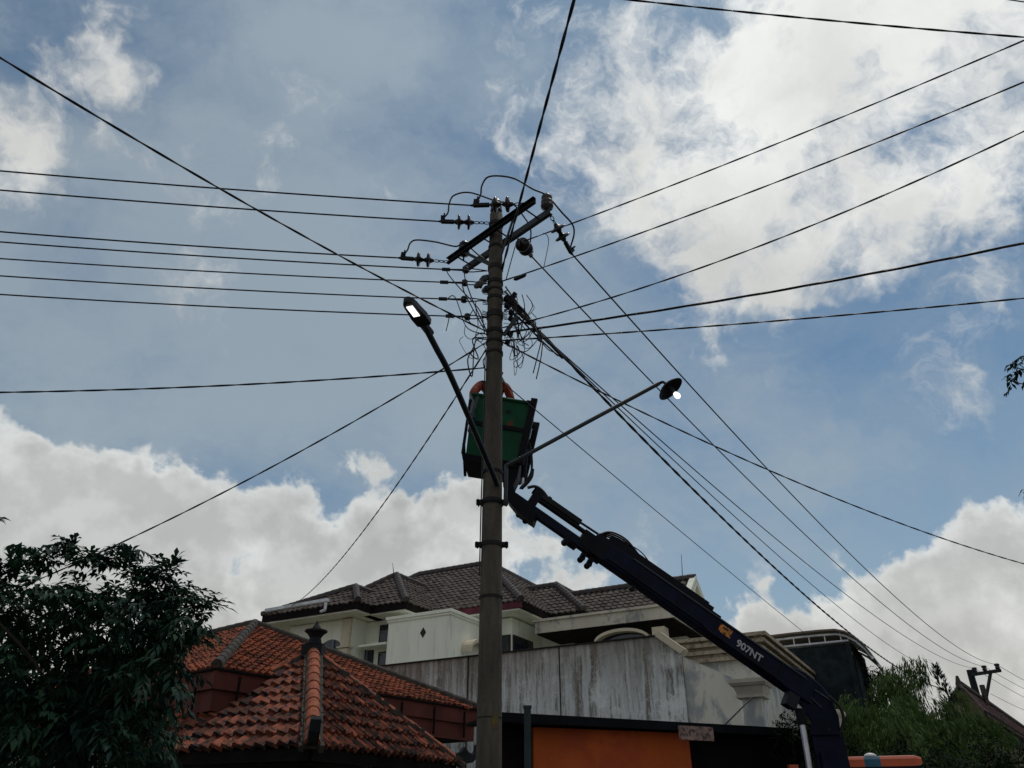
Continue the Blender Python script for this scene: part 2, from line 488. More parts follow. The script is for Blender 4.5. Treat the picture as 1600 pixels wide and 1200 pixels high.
# ---------------------------------------------------------------- ground
g = MB().add([(-400, -300, 0), (400, -300, 0), (400, 500, 0), (-400, 500, 0)], [(0, 1, 2, 3)]).build('ground', 'earth')
tag(g, 'bare earth and verge reaching to the horizon', 'ground', kind='structure')
rd = MB().add([UW(-150, -3.5, .004), UW(150, -3.5, .004), UW(150, 7.2, .004), UW(-150, 7.2, .004)], [(0, 1, 2, 3)]).build('road', 'asphalt')
tag(rd, 'asphalt road in front of the houses', 'road', kind='structure')


# ---------------------------------------------------------------- tiled roofs
def tile_face(mb, poly, tw=.22, ch=.28, amp=.022, step=.03, seg=6, rnd=(.55, 1.25), dark=.0):
    """lay rows of wavy tiles over a planar polygon; poly[0]-poly[1] is the eave"""
    poly = [V(p) for p in poly]
    e = (poly[1] - poly[0]); L = e.length; ex = e / L
    nrm = None
    for q in poly[2:]:
        nrm = ex.cross(q - poly[0])
        if nrm.length > 1e-4: break
    nrm.normalize()
    if nrm.z < 0: nrm = -nrm
    ey = nrm.cross(ex)
    if ey.z < 0: ey = -ey
    p2 = [((q - poly[0]).dot(ex), (q - poly[0]).dot(ey)) for q in poly]
    H = max(y for x, y in p2)
    ny = int(math.ceil(H / ch))

    def span(y):
        xs = []
        for i in range(len(p2)):
            (x0, y0), (x1, y1) = p2[i], p2[(i + 1) % len(p2)]
            if abs(y1 - y0) < 1e-9: continue
            t = (y - y0) / (y1 - y0)
            if -1e-9 <= t <= 1 + 1e-9: xs.append(x0 + t * (x1 - x0))
        return (min(xs), max(xs)) if len(xs) > 1 else None
    xmin = min(x for x, y in p2)
    for r in range(ny):
        y0, y1 = r * ch, min((r + 1) * ch, H) + .04
        sp0, sp1 = span(min(y0 + .01, H - .001)), span(min(y1 - .05, H - .001))
        if not sp0 or not sp1: continue
        a, b = min(sp0[0], sp1[0]), max(sp0[1], sp1[1])
        k0, k1 = int(math.floor((a - xmin) / tw)), int(math.ceil((b - xmin) / tw))
        for kx in range(k0, k1):
            xa = xmin + kx * tw
            tone = random.uniform(*rnd)
            if random.random() < dark: tone *= .45
            jit = random.uniform(-.018, .018) - (.05 if random.random() < .03 else 0); lift = random.uniform(0, .018); skew = random.uniform(-.012, .012)
            vs = []
            cols = []
            for j in range(seg + 1):
                x = xa + tw * j / seg * 1.02
                hgt = amp * (sin(2 * pi * j / seg) + .35 * sin(4 * pi * j / seg))
                lo = max(sp0[0], min(sp0[1], x)); hi_ = max(sp1[0], min(sp1[1], x))
                for (xx, yy, up) in ((lo, y0 + jit, -.012), (lo, y0 + jit, step + lift), (hi_, y1, 0)):
                    vs.append(poly[0] + ex * xx + ey * (yy + skew * (j / seg - .5) * 2) + nrm * (hgt + up + .004))
            fs = []
            for j in range(seg):
                o = j * 3
                fs += [(o, o + 3, o + 4, o + 1), (o + 1, o + 4, o + 5, o + 2)]
            mb.tone = tone
            mb.add(vs, fs)
    mb.tone = None


def ridge_caps(mb, a, b, r=.10, pitch=.32, mat_i=(0, 1)):
    """a ridge of half-round cap tiles bedded in mortar from a up to b"""
    a, b = V(a), V(b); d = b - a; L = d.length; d.normalize()
    side = d.cross(ZZ).normalized(); up = side.cross(d)
    mb.cur = mat_i[1]
    mb.box((a + b) / 2 + up * .0, (L, r * 2.3, r * .9), (d, side, up))
    mb.cur = mat_i[0]
    n = max(1, int(L / pitch))
    for i in range(n):
        p = a + d * (L * i / n); q = a + d * (L * (i + 1) / n + .05)
        vs = []; fs = []
        seg = 8
        for (c_, rr) in ((p, r * 1.12), (q, r * .95)):
            for j in range(seg + 1):
                t = pi * j / seg
                vs.append(c_ + side * (cos(t) * rr) + up * (sin(t) * rr + r * .25))
        for j in range(seg): fs.append((j, j + 1, seg + 2 + j, seg + 1 + j))
        fs.append(tuple(range(seg + 1)))
        mb.add(vs, fs)
    mb.cur = 0


# ---------------------------------------------------------------- the roadside pavilion with orange tiles
pa = V((-2.69, 11.34, 2.55)); pb = V((-.99, 15.5, 2.60)); pc = V((-6.01, 12.7, 2.55)); pd = pb + pc - pa
pk = V((-3.50, 14.1, 4.24))
pav = thing('pavilion', (pk.x, pk.y, 0), 'small hipped pavilion with mossy orange clay tiles and a black spire finial', 'pavilion')
mb = MB()
for e0, e1 in ((pc, pa), (pa, pb), (pb, pd), (pd, pc)):
    tile_face(mb, (e0, e1, pk), .19, .285, .028, .055, 7, (.5, 1.5), .14)
mb.build('roof', 'tile', pav, smooth=False)
for i, e in enumerate((pa, pb, pc, pd)):
    m_ = MB()
    tip = e + (e - pk).normalized() * .12
    if i == 0:
        ridge_caps(m_, tip + V((0, 0, .05)), pk + V((0, 0, .04)), .10, .30)
        m_.cur = 1
        for sg in (-1, 1):
            dd = (pk - tip).normalized(); sd_ = dd.cross(ZZ).normalized()
            for q in range(34):
                p_ = tip.lerp(pk, (q + .5) / 34) + sd_ * sg * (.125 + random.uniform(-.012, .012)) + ZZ * .015
                m_.box(p_, ((pk - tip).length / 30, random.uniform(.04, .07), random.uniform(.06, .10)), (dd, sd_, sd_.cross(dd)))
        m_.cur = 0
    else:
        ridge_caps(m_, tip + V((0, 0, .02)), pk + V((0, 0, .02)), .075, .36)
        m_.cur = 1
        dd = (pk - tip).normalized(); sd_ = dd.cross(ZZ).normalized()
        for q in range(40):
            p_ = tip.lerp(pk, (q + .5) / 40) + sd_ * random.uniform(-.07, .07) + ZZ * random.uniform(.02, .07)
            m_.box(p_, (random.uniform(.06, .16), random.uniform(.06, .13), random.uniform(.05, .12)), (dd, sd_, sd_.cross(dd)))
        m_.cur = 0
    m_.build('ridge', ['ridgeclay', 'mortar'], pav, smooth=False)
    # horn ornament at the foot of each hip
    out = (e - pk); out.z = 0; out.normalize()
    m_ = MB()
    side = out.cross(ZZ)
    b0 = tip + V((0, 0, .10))
    prof = [(-.30, .02), (.0, -.06), (.22, -.02), (.36, .12), (.40, .30), (.33, .36), (.30, .22), (.20, .14), (.10, .20), (.02, .30), (-.06, .20), (-.18, .16)]
    m_.prism([b0 + out * x * .8 + ZZ * y * .8 - side * .07 for x, y in prof], side * .14)
    m_.build('horn_ornament', 'finial', pav)
fb = MB().box(pk + V((0, 0, .06)), (.36, .36, .16))
fb._lathe(pk + V((0, 0, .13)), ZZ, [(0, .17), (.04, .18), (.06, .12), (.15, .10), (.22, .15), (.25, .20), (.28, .20), (.285, .10), (.33, .075), (.39, .035), (.45, .01)], 12)
fb.build('finial', 'finial', pav)
m_ = MB()
for e0, e1 in ((pc, pa), (pa, pb), (pb, pd), (pd, pc)):
    d = (e1 - e0).normalized(); inn = ZZ.cross(d)
    m_.box((e0 + e1) / 2 + inn * .06 - ZZ * .10, ((e1 - e0).length, .04, .16), (d, inn, ZZ))
m_.build('eave_board', 'darkwood', pav)
m_ = MB()
ctr = (pa + pd) / 2
m_.add([p + (ctr - p) * .04 - ZZ * .19 for p in (pa, pb, pd, pc)], [(0, 1, 2, 3)])
m_.build('soffit', 'darkwood', pav)
for e in (pa, pb, pc, pd):
    p = e + (ctr - e) * .2
    MB().box((p.x, p.y, 1.17), (.2, .2, 2.34)).build('post', 'darkwood', pav)

# ---------------------------------------------------------------- the old red-tiled house
s_ = .92
N_ = PY(338, 1043, 13.8 * s_); R_ = PZ(748, 1109, N_.z)
ez = N_.z
ud = UU * -1
dirw = (R_ - N_); sideL = dirw.length; dirw.normalize(); dirl = V((-dirw.y, dirw.x, 0))
T_ = PZ(397, 977, N_.z + 1.5)
T2 = T_ + dirl * 4.2
L_ = N_ + dirl * (sideL + 4.2); L2 = R_ + dirl * (sideL + 4.2)
old = thing('tiled_house', (N_.x - 3, N_.y + 4, 0), 'old house with rough red clay tiles and red double fascia boards behind the pavilion', 'house')
mb = MB()
tile_face(mb, (N_, R_, T_), .15, .16, .020, .030, 5, (.55, 1.25), .12)
tile_face(mb, (L_, N_, T_, T2), .15, .16, .020, .030, 5, (.55, 1.25), .12)
tile_face(mb, (R_, L2, T2, T_), .15, .16, .020, .030, 4, (.55, 1.25), .12)
tile_face(mb, (L2, L_, T2), .15, .16, .020, .030, 4)
mb.build('roof', 'oldtile', old)
for a, b in ((N_, T_), (R_, T_), (T2, T_)):
    m_ = MB(); ridge_caps(m_, V(a) + ZZ * .03, V(b) + ZZ * .03, .075, .30, (1, 0)); m_.build('ridge', ['mortar', 'mortar'], old)
for a, b in ((N_, R_), (L_, N_)):
    d = (b - a).normalized(); inn = ZZ.cross(d)
    Lh = (b - a).length
    for drop, hh, ins in ((.17, .27, .0), (.455, .33, .06)):
        MB().box((a + b) / 2 + inn * (ins + .03) - ZZ * (drop), (Lh - ins * 2, .04, hh), (d, inn, ZZ)).build('fascia_board', 'redboard', old)
    MB().box((a + b) / 2 + inn * .02 - ZZ * .017, (Lh, .1, .03), (d, inn, ZZ)).build('drip_strip', 'darkwood', old)
    nb = int(Lh / .9)
    for i in range(nb):
        p = a + d * (Lh * (i + .5) / nb)
        MB().box(p + inn * .0 - ZZ * .33, (.03, .03, .5), (d, inn, ZZ)).build('fascia_batten', 'darkwood', old)
m_ = MB()
c0 = N_ + (dirw + dirl) * .7; c1 = R_ + (-dirw + dirl) * .7; c2 = L2 + (-dirw - dirl) * .7; c3 = L_ + (dirw - dirl) * .7
base = [V((p.x, p.y, 0)) for p in (c0, c1, c2, c3)]
m_.hexa(base + [p + ZZ * (ez - .62) for p in base])
m_.build('wall', 'oldcream', old)
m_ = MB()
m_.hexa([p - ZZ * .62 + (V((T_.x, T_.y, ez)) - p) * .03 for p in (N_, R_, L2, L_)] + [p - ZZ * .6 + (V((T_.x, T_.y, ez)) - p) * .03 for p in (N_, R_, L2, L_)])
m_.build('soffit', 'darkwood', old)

# ---------------------------------------------------------------- the white two-storey house
wh = thing('white_house', UW(-14, 28, 0), 'white two storey house with stepped dark brown tiled hip roofs and a gable', 'house')
EZ, SL = 8.3, .8


def hip(mb, caps, u0, u1, w0, s, wback, left=False, lfu=None):
    """hip roof: front eave at w0, right eave at u1, ridge set in by s; runs to u0 on the left and wback at the back"""
    z = EZ + s * SL
    A, B = UW(u0, w0, EZ), UW(u1, w0, EZ)
    ap = UW(u1 - s, w0 + s, z)
    lf = UW(lfu if lfu is not None else u0 + (s if left else 0), w0 + s, z)
    tile_face(mb, (A, B, ap, lf), .24, .27, .024, .03, 5, (.7, 1.2), .03)
    Cc = UW(u1, wback, EZ); bk = UW(u1 - s, wback, z)
    tile_face(mb, (B, Cc, bk, ap), .24, .27, .024, .03, 5, (.7, 1.2), .03)
    # far slopes
    mb.tone = .9
    mb.add([lf, ap, UW(u1 - s, w0 + s + .01, z), UW(u1 - s - .5, w0 + 2 * s, EZ), UW(u0, w0 + 2 * s, EZ)], [(0, 1, 2, 3, 4)])
    mb.add([ap, bk, UW(u1 - 2 * s, wback, EZ), UW(u1 - 2 * s, w0 + s, EZ)], [(0, 1, 2, 3)])
    if left: mb.add([A, lf, UW(u0, w0 + 2 * s, EZ)], [(0, 1, 2)])
    mb.tone = None
    caps.append((B + ZZ * .05, ap + ZZ * .05)); caps.append((lf + ZZ * .03, ap + ZZ * .03)); caps.append((bk + ZZ * .03, ap + ZZ * .03))
    if left: caps.append((A + ZZ * .04, lf + ZZ * .04))


mb = MB(); caps = []
hip(mb, caps, -21.9, -17.45, 20.6, 1.05, 23.6, True, -18.6)
hip(mb, caps, -20.3, -16.0, 21.4, 2.1, 27.0, True)
hip(mb, caps, -22.4, -12.5, 23.18, 3.25, 33.0, True)
hip(mb, caps, -15.6, -11.2, 25.5, 2.05, 31.0)
# last block: ridge along u, gable at its right end
s5 = 1.6; z5 = EZ + s5 * SL
GU = -7.75
tile_face(mb, (UW(-13.5, 26.3, EZ), UW(GU, 26.3, EZ), UW(GU, 26.3 + s5, z5), UW(-13.5, 26.3 + s5, z5)), .24, .27, .024, .03, 5, (.7, 1.2), .03)
tile_face(mb, (UW(GU, 26.3 + 2 * s5, EZ), UW(-13.5, 26.3 + 2 * s5, EZ), UW(-13.5, 26.3 + s5, z5), UW(GU, 26.3 + s5, z5)), .24, .27, .024, .03, 4, (.7, 1.2), .03)
caps.append((UW(-13.5, 26.3 + s5, z5 + .03), UW(GU, 26.3 + s5, z5 + .03)))
mb.build('roof', 'brown', wh)
for a, b in caps:
    m_ = MB(); ridge_caps(m_, a, b, .10, .27, (0, 0)); m_.build('ridge', 'browncap', wh)
# white gable end with raking boards
m_ = MB(); m_.prism([UW(GU - .25, 26.5, EZ - .4), UW(GU - .25, 26.3 + 2 * s5 - .2, EZ - .4), UW(GU - .25, 26.3 + s5, z5 - .12)], UU * .2)
m_.build('gable_wall', 'white', wh)
for a, b in ((26.2, 26.3 + s5), (26.3 + s5, 26.3 + 2 * s5 + .1)):
    p, q = UW(GU + .06, a, EZ - .05 if a < 27 else z5 + .03), UW(GU + .06, b, z5 + .03 if b < 28.2 else EZ - .05)
    for k_, (o1, o2, th) in enumerate(((0, .16, .12), (.16, .30, .06))):
        m_ = MB(); m_.prism([p - ZZ * (o1 - .05), q - ZZ * (o1 - .05), q - ZZ * (o2), p - ZZ * (o2)], -UU * (th + .1)); m_.build('gable_board', 'white', wh)
# eave boards, soffits and walls, block by block: (u0,u1,w0,side depth)
blocks = [(-21.9, -17.45, 20.6, 22.3), (-17.9, -16.0, 21.4, 23.2), (-16.3, -12.5, 23.18, 25.6), (-12.7, -11.2, 25.5, 26.4), (-11.3, GU, 26.3, 29.5)]
for i, (u0, u1, w0, w1) in enumerate(blocks):
    fm = 'magenta' if i == 2 else 'darkwood'
    m_ = MB().box(UW((u0 + u1) / 2, w0 + .05, EZ - .12), (u1 - u0, .05, .22), (UU, WW, ZZ)); m_.build('eave_board', fm, wh)
    if i < 4:
        m_ = MB().box(UW(u1 - .05, (w0 + w1) / 2 + .05, EZ - .12), (.05, w1 - w0 - .1, .22), (UU, WW, ZZ)); m_.build('eave_board', 'darkwood', wh)
    m_ = MB().box(UW((u0 + u1) / 2 - .05, (w0 + 33) / 2 + .08, EZ - .255), (u1 - u0 - .12, 33 - w0, .05), (UU, WW, ZZ)); m_.build('soffit', 'white', wh)
wl = [(-21.2, -18.25, 21.4, 33, 8.0), (-18.6, -16.8, 22.2, 33, 7.99), (-17.0, -13.3, 24.0, 33.01, 7.98), (-13.6, -12.0, 26.3, 32.9, 7.97), (-12.2, GU - .3, 27.1, 32.8, 7.96)]
for u0, u1, w0, w1, zt in wl:
    m_ = MB().box(UW((u0 + u1) / 2, (w0 + w1) / 2, zt / 2), (u1 - u0, w1 - w0, zt), (UU, WW, ZZ)); m_.build('wall', 'white', wh)
# gutter with its short downpipe on the left block, lower lean-to roof at far left
ga, gb = PY(414, 966, 27.7), PY(511, 949, 26.2)
ga.z = gb.z = EZ - .02
m_ = MB().box((ga + gb) / 2, ((gb - ga).length, .14, .10), ((gb - ga).normalized(), ZZ.cross((gb - ga).normalized()), ZZ)); gt = m_.build('gutter', 'gutter', wh)
m_ = MB().tube([gb - ZZ * .02 - UU * .08, gb - ZZ * .30 - UU * .08, gb - ZZ * .33 - UU * .10, gb - ZZ * .33 - UU * .34 + WW * .1], .05, 8); m_.build('downpipe', 'gutter', gt)
m_ = MB().box(UW(-20.9, 21.6, 7.3), (1.7, 1.6, .06), (UU, WW, (ZZ + WW * .3).normalized())); m_.build('lean_to_roof', 'sheet', wh)
m_ = MB().box(UW(-20.9, 20.78, 7.1), (1.5, .08, .08), (UU, WW, ZZ)); m_.build('gutter', 'gutter', wh)
# pilaster on the first block
m_ = MB(); m_.box(UW(-18.45, 21.33, 4.0), (.42, .22, 5.9), (UU, WW, ZZ)); m_.box(UW(-18.45, 21.33, 7.0), (.5, .3, .06), (UU, WW, ZZ)); m_.box(UW(-18.45, 21.36, 7.5), (.38, .14, .94), (UU, WW, ZZ)); m_.build('pilaster', 'cream', wh)


def arch_win(u, w, z0, wd, h, name='arched_window', face='front'):
    """dark arched opening set proud of the wall by a few mm, with its frame"""
    pts = []
    ax = UU if face == 'front' else WW
    nr = -WW if face == 'front' else UU
    c_ = UW(u, w, 0)
    pr = [(-wd / 2, z0)] + [(-wd / 2 * cos(pi * j / 12), z0 + h - wd / 2 + wd / 2 * sin(pi * j / 12)) for j in range(13)] + [(wd / 2, z0)]
    m_ = MB().prism([c_ + ax * a + ZZ * b + nr * .006 for a, b in pr], -nr * .1)
    o = m_.build(name, 'glass', wh)
    m_ = MB().box(c_ + nr * .03 + ZZ * (z0 + h / 2) + ax * wd * .1, (.06, .05, h * .95), (ax, nr, ZZ)); m_.build('mullion', 'curtain', o)
    return o


def rect_win(u, w, z0, wd, h, face='front', lights=1, curtain=True):
    ax = UU if face == 'front' else WW
    nr = -WW if face == 'front' else UU
    c_ = UW(u, w, z0 + h / 2)
    o = MB().box(c_ + nr * .02, (wd, .05, h), (ax, nr, ZZ)).build('window', 'frame', wh)
    for i in range(lights):
        x = (i + .5) / lights * wd - wd / 2
        MB().box(c_ + ax * x + nr * .048, (wd / lights - .09, .012, h - .1), (ax, nr, ZZ)).build('pane', 'curtain' if (curtain and i % 2 == 0) else 'glass', o)
    return o


arch_win(-19.15, 21.4, 5.4, 1.3, 1.95)
arch_win(-18.2, 22.2, 5.4, .72, 1.85)
# small white wing with a cornice and diamond vent
wing = MB().box(UW(-15.35, 22.6, 3.85), (2.5, 2.6, 7.7), (UU, WW, ZZ)); wing.build('wing_wall', 'white', wh)
m_ = MB(); m_.box(UW(-15.35, 22.6, 7.75), (2.66, 2.76, .10), (UU, WW, ZZ)); m_.box(UW(-15.35, 22.6, 7.66), (2.58, 2.68, .08), (UU, WW, ZZ)); m_.build('wing_cornice', 'white', wh)
m_ = MB(); c_ = UW(-15.15, 21.29, 7.15); m_.prism([c_ - UU * .12, c_ + ZZ * .17, c_ + UU * .12, c_ - ZZ * .17], WW * .05); m_.build('diamond_vent', 'frame', wh)
rect_win(-17.28, 22.19, 7.2, .72, .62, curtain=False)
rect_win(-17.25, 22.19, 5.1, .72, 1.8, curtain=False)
m_ = MB(); m_.box(UW(-17.5, 21.9, 7.05), (1.25, .6, .08), (UU, WW, ZZ)); m_.build('window_canopy', 'white', wh)
# right face of the wing: window under a clay-coloured arched hood
rect_win(-14.09, 22.75, 5.2, .8, 1.2, face='side', curtain=False)
hp = [UW(-14.08, 22.75 + .75 * cos(pi * j / 12), 6.55 + .38 * sin(pi * j / 12)) for j in range(13)]
m_ = MB()
for j in range(12):
    a, b = hp[j], hp[j + 1]
    m_.hexa([a, b, b + UU * .4, a + UU * .4, a + ZZ * .12, b + ZZ * .12, b + UU * .4 + ZZ * .12, a + UU * .4 + ZZ * .12])
m_.build('window_hood', 'cream', wh)
# corner window bands of the middle block
rect_win(-14.15, 23.99, 6.45, 1.6, .95, lights=2)
rect_win(-13.29, 24.75, 6.45, 1.45, .95, face='side', lights=2, curtain=False)
rect_win(-14.15, 23.985, 4.9, 1.6, 1.2, lights=2)
rect_win(-13.285, 24.75, 4.9, 1.45, 1.2, face='side', lights=2, curtain=False)
m_ = MB(); m_.box(UW(-14.2, 24.4, 6.25), (3.0, 1.9, .08), (UU, WW, ZZ)); m_.box(UW(-14.2, 24.4, 6.17), (2.9, 1.8, .08), (UU, WW, ZZ)); m_.build('window_canopy', 'white', wh)
# the long flat concrete canopy with faded lettering band
cz = 7.82
slab = MB(); slab.box(UW(-10.1, 26.2, cz - .20), (5.0, 3.6, .38), (UU, WW, ZZ)); slab.box(UW(-10.1, 26.2, cz + .03), (5.16, 3.76, .08), (UU, WW, ZZ))
MB().box(UW(-10.1, 26.2, cz - .41), (4.9, 3.5, .05), (UU, WW, ZZ)).build('canopy_shade_plate', 'darkwood', wh)  # plate whose dark wood colour paints in the shade under the concrete slab
slab.build('balcony_canopy', 'oldcream', wh)
hc = PY(1032, 990, 25.6); m_ = MB(); m_.box(V((hc.x, hc.y, 5.9)), (.42, .42, 2.64), (UU, WW, ZZ)); m_.build('balcony_pier', 'cream', wh)
rect_win(-11.4, 27.09, 6.2, .9, 1.0, curtain=False)
hc = PY(970, 1004, 26.0)
hp = [hc - UU * .95 * cos(pi * j / 14) + ZZ * .36 * sin(pi * j / 14) for j in range(15)]
m_ = MB()
for j in range(14):
    a, b = hp[j], hp[j + 1]
    m_.hexa([a, b, b + WW * .5, a + WW * .5, a + ZZ * .1, b + ZZ * .1, b + WW * .5 + ZZ * .1, a + WW * .5 + ZZ * .1])
m_.build('arched_hood', 'cream', wh)
m_ = MB(); m_.prism([hp[j] + WW * .3 for j in range(15)], WW * .08); m_.build('arched_window', 'glass', wh)
# two lightning rods
for px, py, q, Y in ((615, 903, 880, 29.2), (1066, 912, 866, 31)):
    a = PY(px + 1, py, Y); b = PY(px - 1.5, q, Y)
    MB().tube([a, b], [.02, .008], 5).build('lightning_rod', 'darksteel', wh)

# ---------------------------------------------------------------- rain-streaked boundary wall
bw = thing('boundary_wall', UW(-9, 16.6, 0), 'tall grey rain streaked concrete wall with its right top end cut diagonally', 'wall')
m_ = MB(); m_.prism([UW(-15.5, 16.58, 0), UW(-5.1, 16.58, 0), UW(-5.1, 16.58, 4.78), UW(-5.62, 16.58, 5.2), UW(-15.5, 16.58, 5.2)], WW * .18)
m_.build('wall_face', 'streak', bw)
m_ = MB(); m_.prism([UW(-5.62, 16.53, 5.2), UW(-15.5, 16.53, 5.2), UW(-15.5, 16.53, 5.225), UW(-5.60, 16.53, 5.225)], WW * .27); m_.build('coping', 'strap', bw)
m_ = MB(); m_.prism([UW(-5.10, 16.53, 4.785), UW(-5.62, 16.53, 5.20), UW(-5.52, 16.53, 5.30), UW(-4.98, 16.53, 4.87)], WW * .27); m_.build('coping', 'cream', bw)
for u in (-13.1, -10.4, -7.95):
    MB().box(UW(u, 16.575, 2.6), (.02, .03, 5.18), (UU, WW, ZZ)).build('joint_strip', 'strap', bw)

# ---------------------------------------------------------------- porch block with stepped cornice, right of the wall
pw = thing('porch_block', UW(-5, 20, 0), 'cream porch with patchy render and a stepped brown cornice behind the crane boom', 'porch')
m_ = MB(); m_.box(UW(-4.55, 16.75, 2.1), (1.08, .2, 4.2), (UU, WW, ZZ))
m_.prism([UW(-5.09, 16.65, 4.2), UW(-4.01, 16.65, 4.2), UW(-4.01, 16.65, 3.85 + .35), UW(-5.09, 16.65, 4.75)], WW * .2); m_.build('lower_wall', 'halfclean', pw)
m_ = MB(); m_.box(UW(-5.15, 22.75, 2.6), (2.1, 6.7, 5.2), (UU, WW, ZZ)); m_.build('wall', 'halfclean', pw)
m_ = MB()
for k_, (dz_, o) in enumerate(((0, .16), (.08, .10), (.17, .2), (.25, .13), (.33, .26), (.42, .20), (.47, .32))):
    m_.box(UW(-5.15, 22.75, 5.06 + dz_ + .035), (2.1 + o * 2, 6.7 + o * 2, .085), (UU, WW, ZZ))
m_.build('cornice', 'cornice', pw)

# gate pillar with a wide capital
def gate_pillar(px, Y, label, top_py, cap_w=.62):
    c_ = PY(px, top_py, Y); x, y, zt = c_
    pl = thing('gate_pillar', (x, y, 0), label, 'pillar', 'gate pillars of the porch')
    b = V((x, y, 0)); A3 = (UU, WW, ZZ)
    w_ = cap_w
    m_ = MB(); m_.box(b + ZZ * (zt - .03), (w_, w_, .06), A3)
    def fr(z0, z1, a0, a1):
        m_.hexa([b + UU * i * a0 / 2 + WW * j * a0 / 2 + ZZ * z0 for i, j in ((-1, -1), (1, -1), (1, 1), (-1, 1))] + [b + UU * i * a1 / 2 + WW * j * a1 / 2 + ZZ * z1 for i, j in ((-1, -1), (1, -1), (1, 1), (-1, 1))])
    fr(zt - .10, zt - .06, w_ * .9, w_ * .98); fr(zt - .24, zt - .10, w_ * .66, w_ * .82); fr(zt - .28, zt - .24, w_ * .72, w_ * .72)
    m_.build('capital', 'pillar', pl)
    m_ = MB(); m_.box(b + ZZ * ((zt - .28 + 1.9) / 2), (w_ * .5, w_ * .5, zt - .28 - 1.9), A3); m_.build('shaft', 'halfclean', pl)
    m_ = MB()
    for z_, a in ((zt - .88, .60), (zt - .82, .72), (zt - .95, .74), (zt - 1.04, .66)): m_.box(b + ZZ * z_, (w_ * a, w_ * a, .055), A3)
    m_.box(b + ZZ * .95, (w_ * .8, w_ * .8, 1.9), A3)
    m_.build('plinth', 'gutter', pl)
    return pl


gate_pillar(1173, 13.6, 'cream gate pillar with a flared capital under the lower boom', 1064)
gate_pillar(1292, 15.0, 'cream gate pillar half hidden behind the crane column', 1112, .55)

# ---------------------------------------------------------------- roof-top awning with curved sheet
aw = thing('awning', UW(-1.4, 24, 0), 'curved brown sheet awning on a white frame with dark netting below', 'awning')
au0 = PY(1196, 996, 24.5); 
def AWP(u, z, w=0): return au0 + UU * u + ZZ * z + WW * w
prof = [(-.3, 0), (.8, .02), (1.6, .02), (2.05, 0), (2.3, -.08), (2.55, -.26), (2.75, -.50), (2.9, -.78)]
m_ = MB()
for i in range(len(prof) - 1):
    (a, za), (b, zb) = prof[i], prof[i + 1]
    m_.hexa([AWP(a, za), AWP(b, zb), AWP(b, zb, 3.2), AWP(a, za, 3.2), AWP(a, za + .05), AWP(b, zb + .05), AWP(b, zb + .05, 3.2), AWP(a, za + .05, 3.2)])
m_.build('roof_sheet', 'sheet', aw)
for dw in (.12, 1.6, 3.0):
    m_ = MB().tube([AWP(a, z_ - .07 - .02, dw) for a, z_ in prof], .035, 6); m_.tube([AWP(-.3, -.3, dw), AWP(2.35, -.3, dw)], .03, 6); m_.build('frame_rib', 'gutter', aw)
    m_ = MB()
    for q in range(6): m_.tube([AWP(-.1 + q * .45, -.28, dw), AWP(-.1 + q * .45, -.06, dw)], .018, 5)
    m_.build('frame_stud', 'gutter', aw)
for q in (-.2, 2.3): MB().box(AWP(q, -3.2, .15), (.12, .12, 5.7), (UU, WW, ZZ)).build('post', 'netting', aw)
m_ = MB(); m_.prism([AWP(-.25, -.36, .2), AWP(2.35, -.36, .2), AWP(2.42, -2.5, .2), AWP(-.25, -2.6, .2)], WW * .05)
m_.prism([AWP(2.36, -.36, .26), AWP(2.36, -.36, 3.1), AWP(2.36, -2.6, 3.1), AWP(2.36, -2.5, .26)], UU * .05)
m_.build('netting_curtain', 'netting', aw)
MB().box(AWP(1.05, -4.2, 1.8), (2.5, 2.4, 4.9), (UU, WW, ZZ)).build('storey_wall', 'netting', aw)

# ---------------------------------------------------------------- orange stall with a dark flat roof
k0, k1 = PY(783, 1116, 11.0), PY(1238, 1143, 12.9)
k1.z = k0.z = 2.88
kd = (k1 - k0).normalized(); kn = V((-kd.y, kd.x, 0))      # kn runs away from the road
stall = thing('stall', ((k0.x + k1.x) / 2, (k0.y + k1.y) / 2, 0), 'orange walled roadside stall with a flat dark roof below the streaked wall', 'stall')
KL = (k1 - k0).length; AX = (kd, kn, ZZ)
kc = (k0 + k1) / 2
m_ = MB(); m_.box(kc + kn * .65 + ZZ * .02, (KL, 1.3, .05), AX); m_.box(kc + kn * .02 - ZZ * .03, (KL, .05, .08), AX); m_.build('roof', 'stallroof', stall)
m_ = MB(); m_.box(kc + kn * .1 - ZZ * .017 - kd * .2, (KL * .94, .04, .022), AX); m_.build('roof_trim', 'steel', stall)
o0 = PY(834, 1160, 11.55); o1 = PY(1078, 1170, 12.35)
od = (o1 - o0); od.z = 0; oL = od.length; od.normalize(); on = V((-od.y, od.x, 0))
oc = (o0 + o1) / 2
m_ = MB(); m_.box(V((oc.x, oc.y, 1.4)) + on * .04, (oL, .08, 2.8), (od, on, ZZ)); m_.build('orange_wall', 'orange', stall)
m_ = MB(); m_.box(V((oc.x, oc.y, 1.42)) + on * .24 + od * 1.25, (KL + 1.0, .08, 2.87), (od, on, ZZ)); m_.build('back_wall', 'darkwood', stall)
m_ = MB(); m_.box(V((o0.x, o0.y, 1.4)) + on * .16 - od * .05, (.06, .22, 2.7), (od, on, ZZ)); m_.build('side_wall', 'darkwood', stall)
p = PY(1088, 1146, 11.75); MB().box(p, (.55, .05, .18), AX).build('valance_board', 'board', stall)
a, b = PY(1131, 1134, 12.45), PY(1175, 1090, 12.9); MB().tube([a, b], .014, 6).build('prop_rod', 'darksteel', stall)
pt = PY(824, 1106, 10.9); 
post = MB().box((pt.x, pt.y, pt.z / 2), (.09, .09, pt.z)); post.box((pt.x, pt.y, pt.z + .01), (.11, .11, .03))
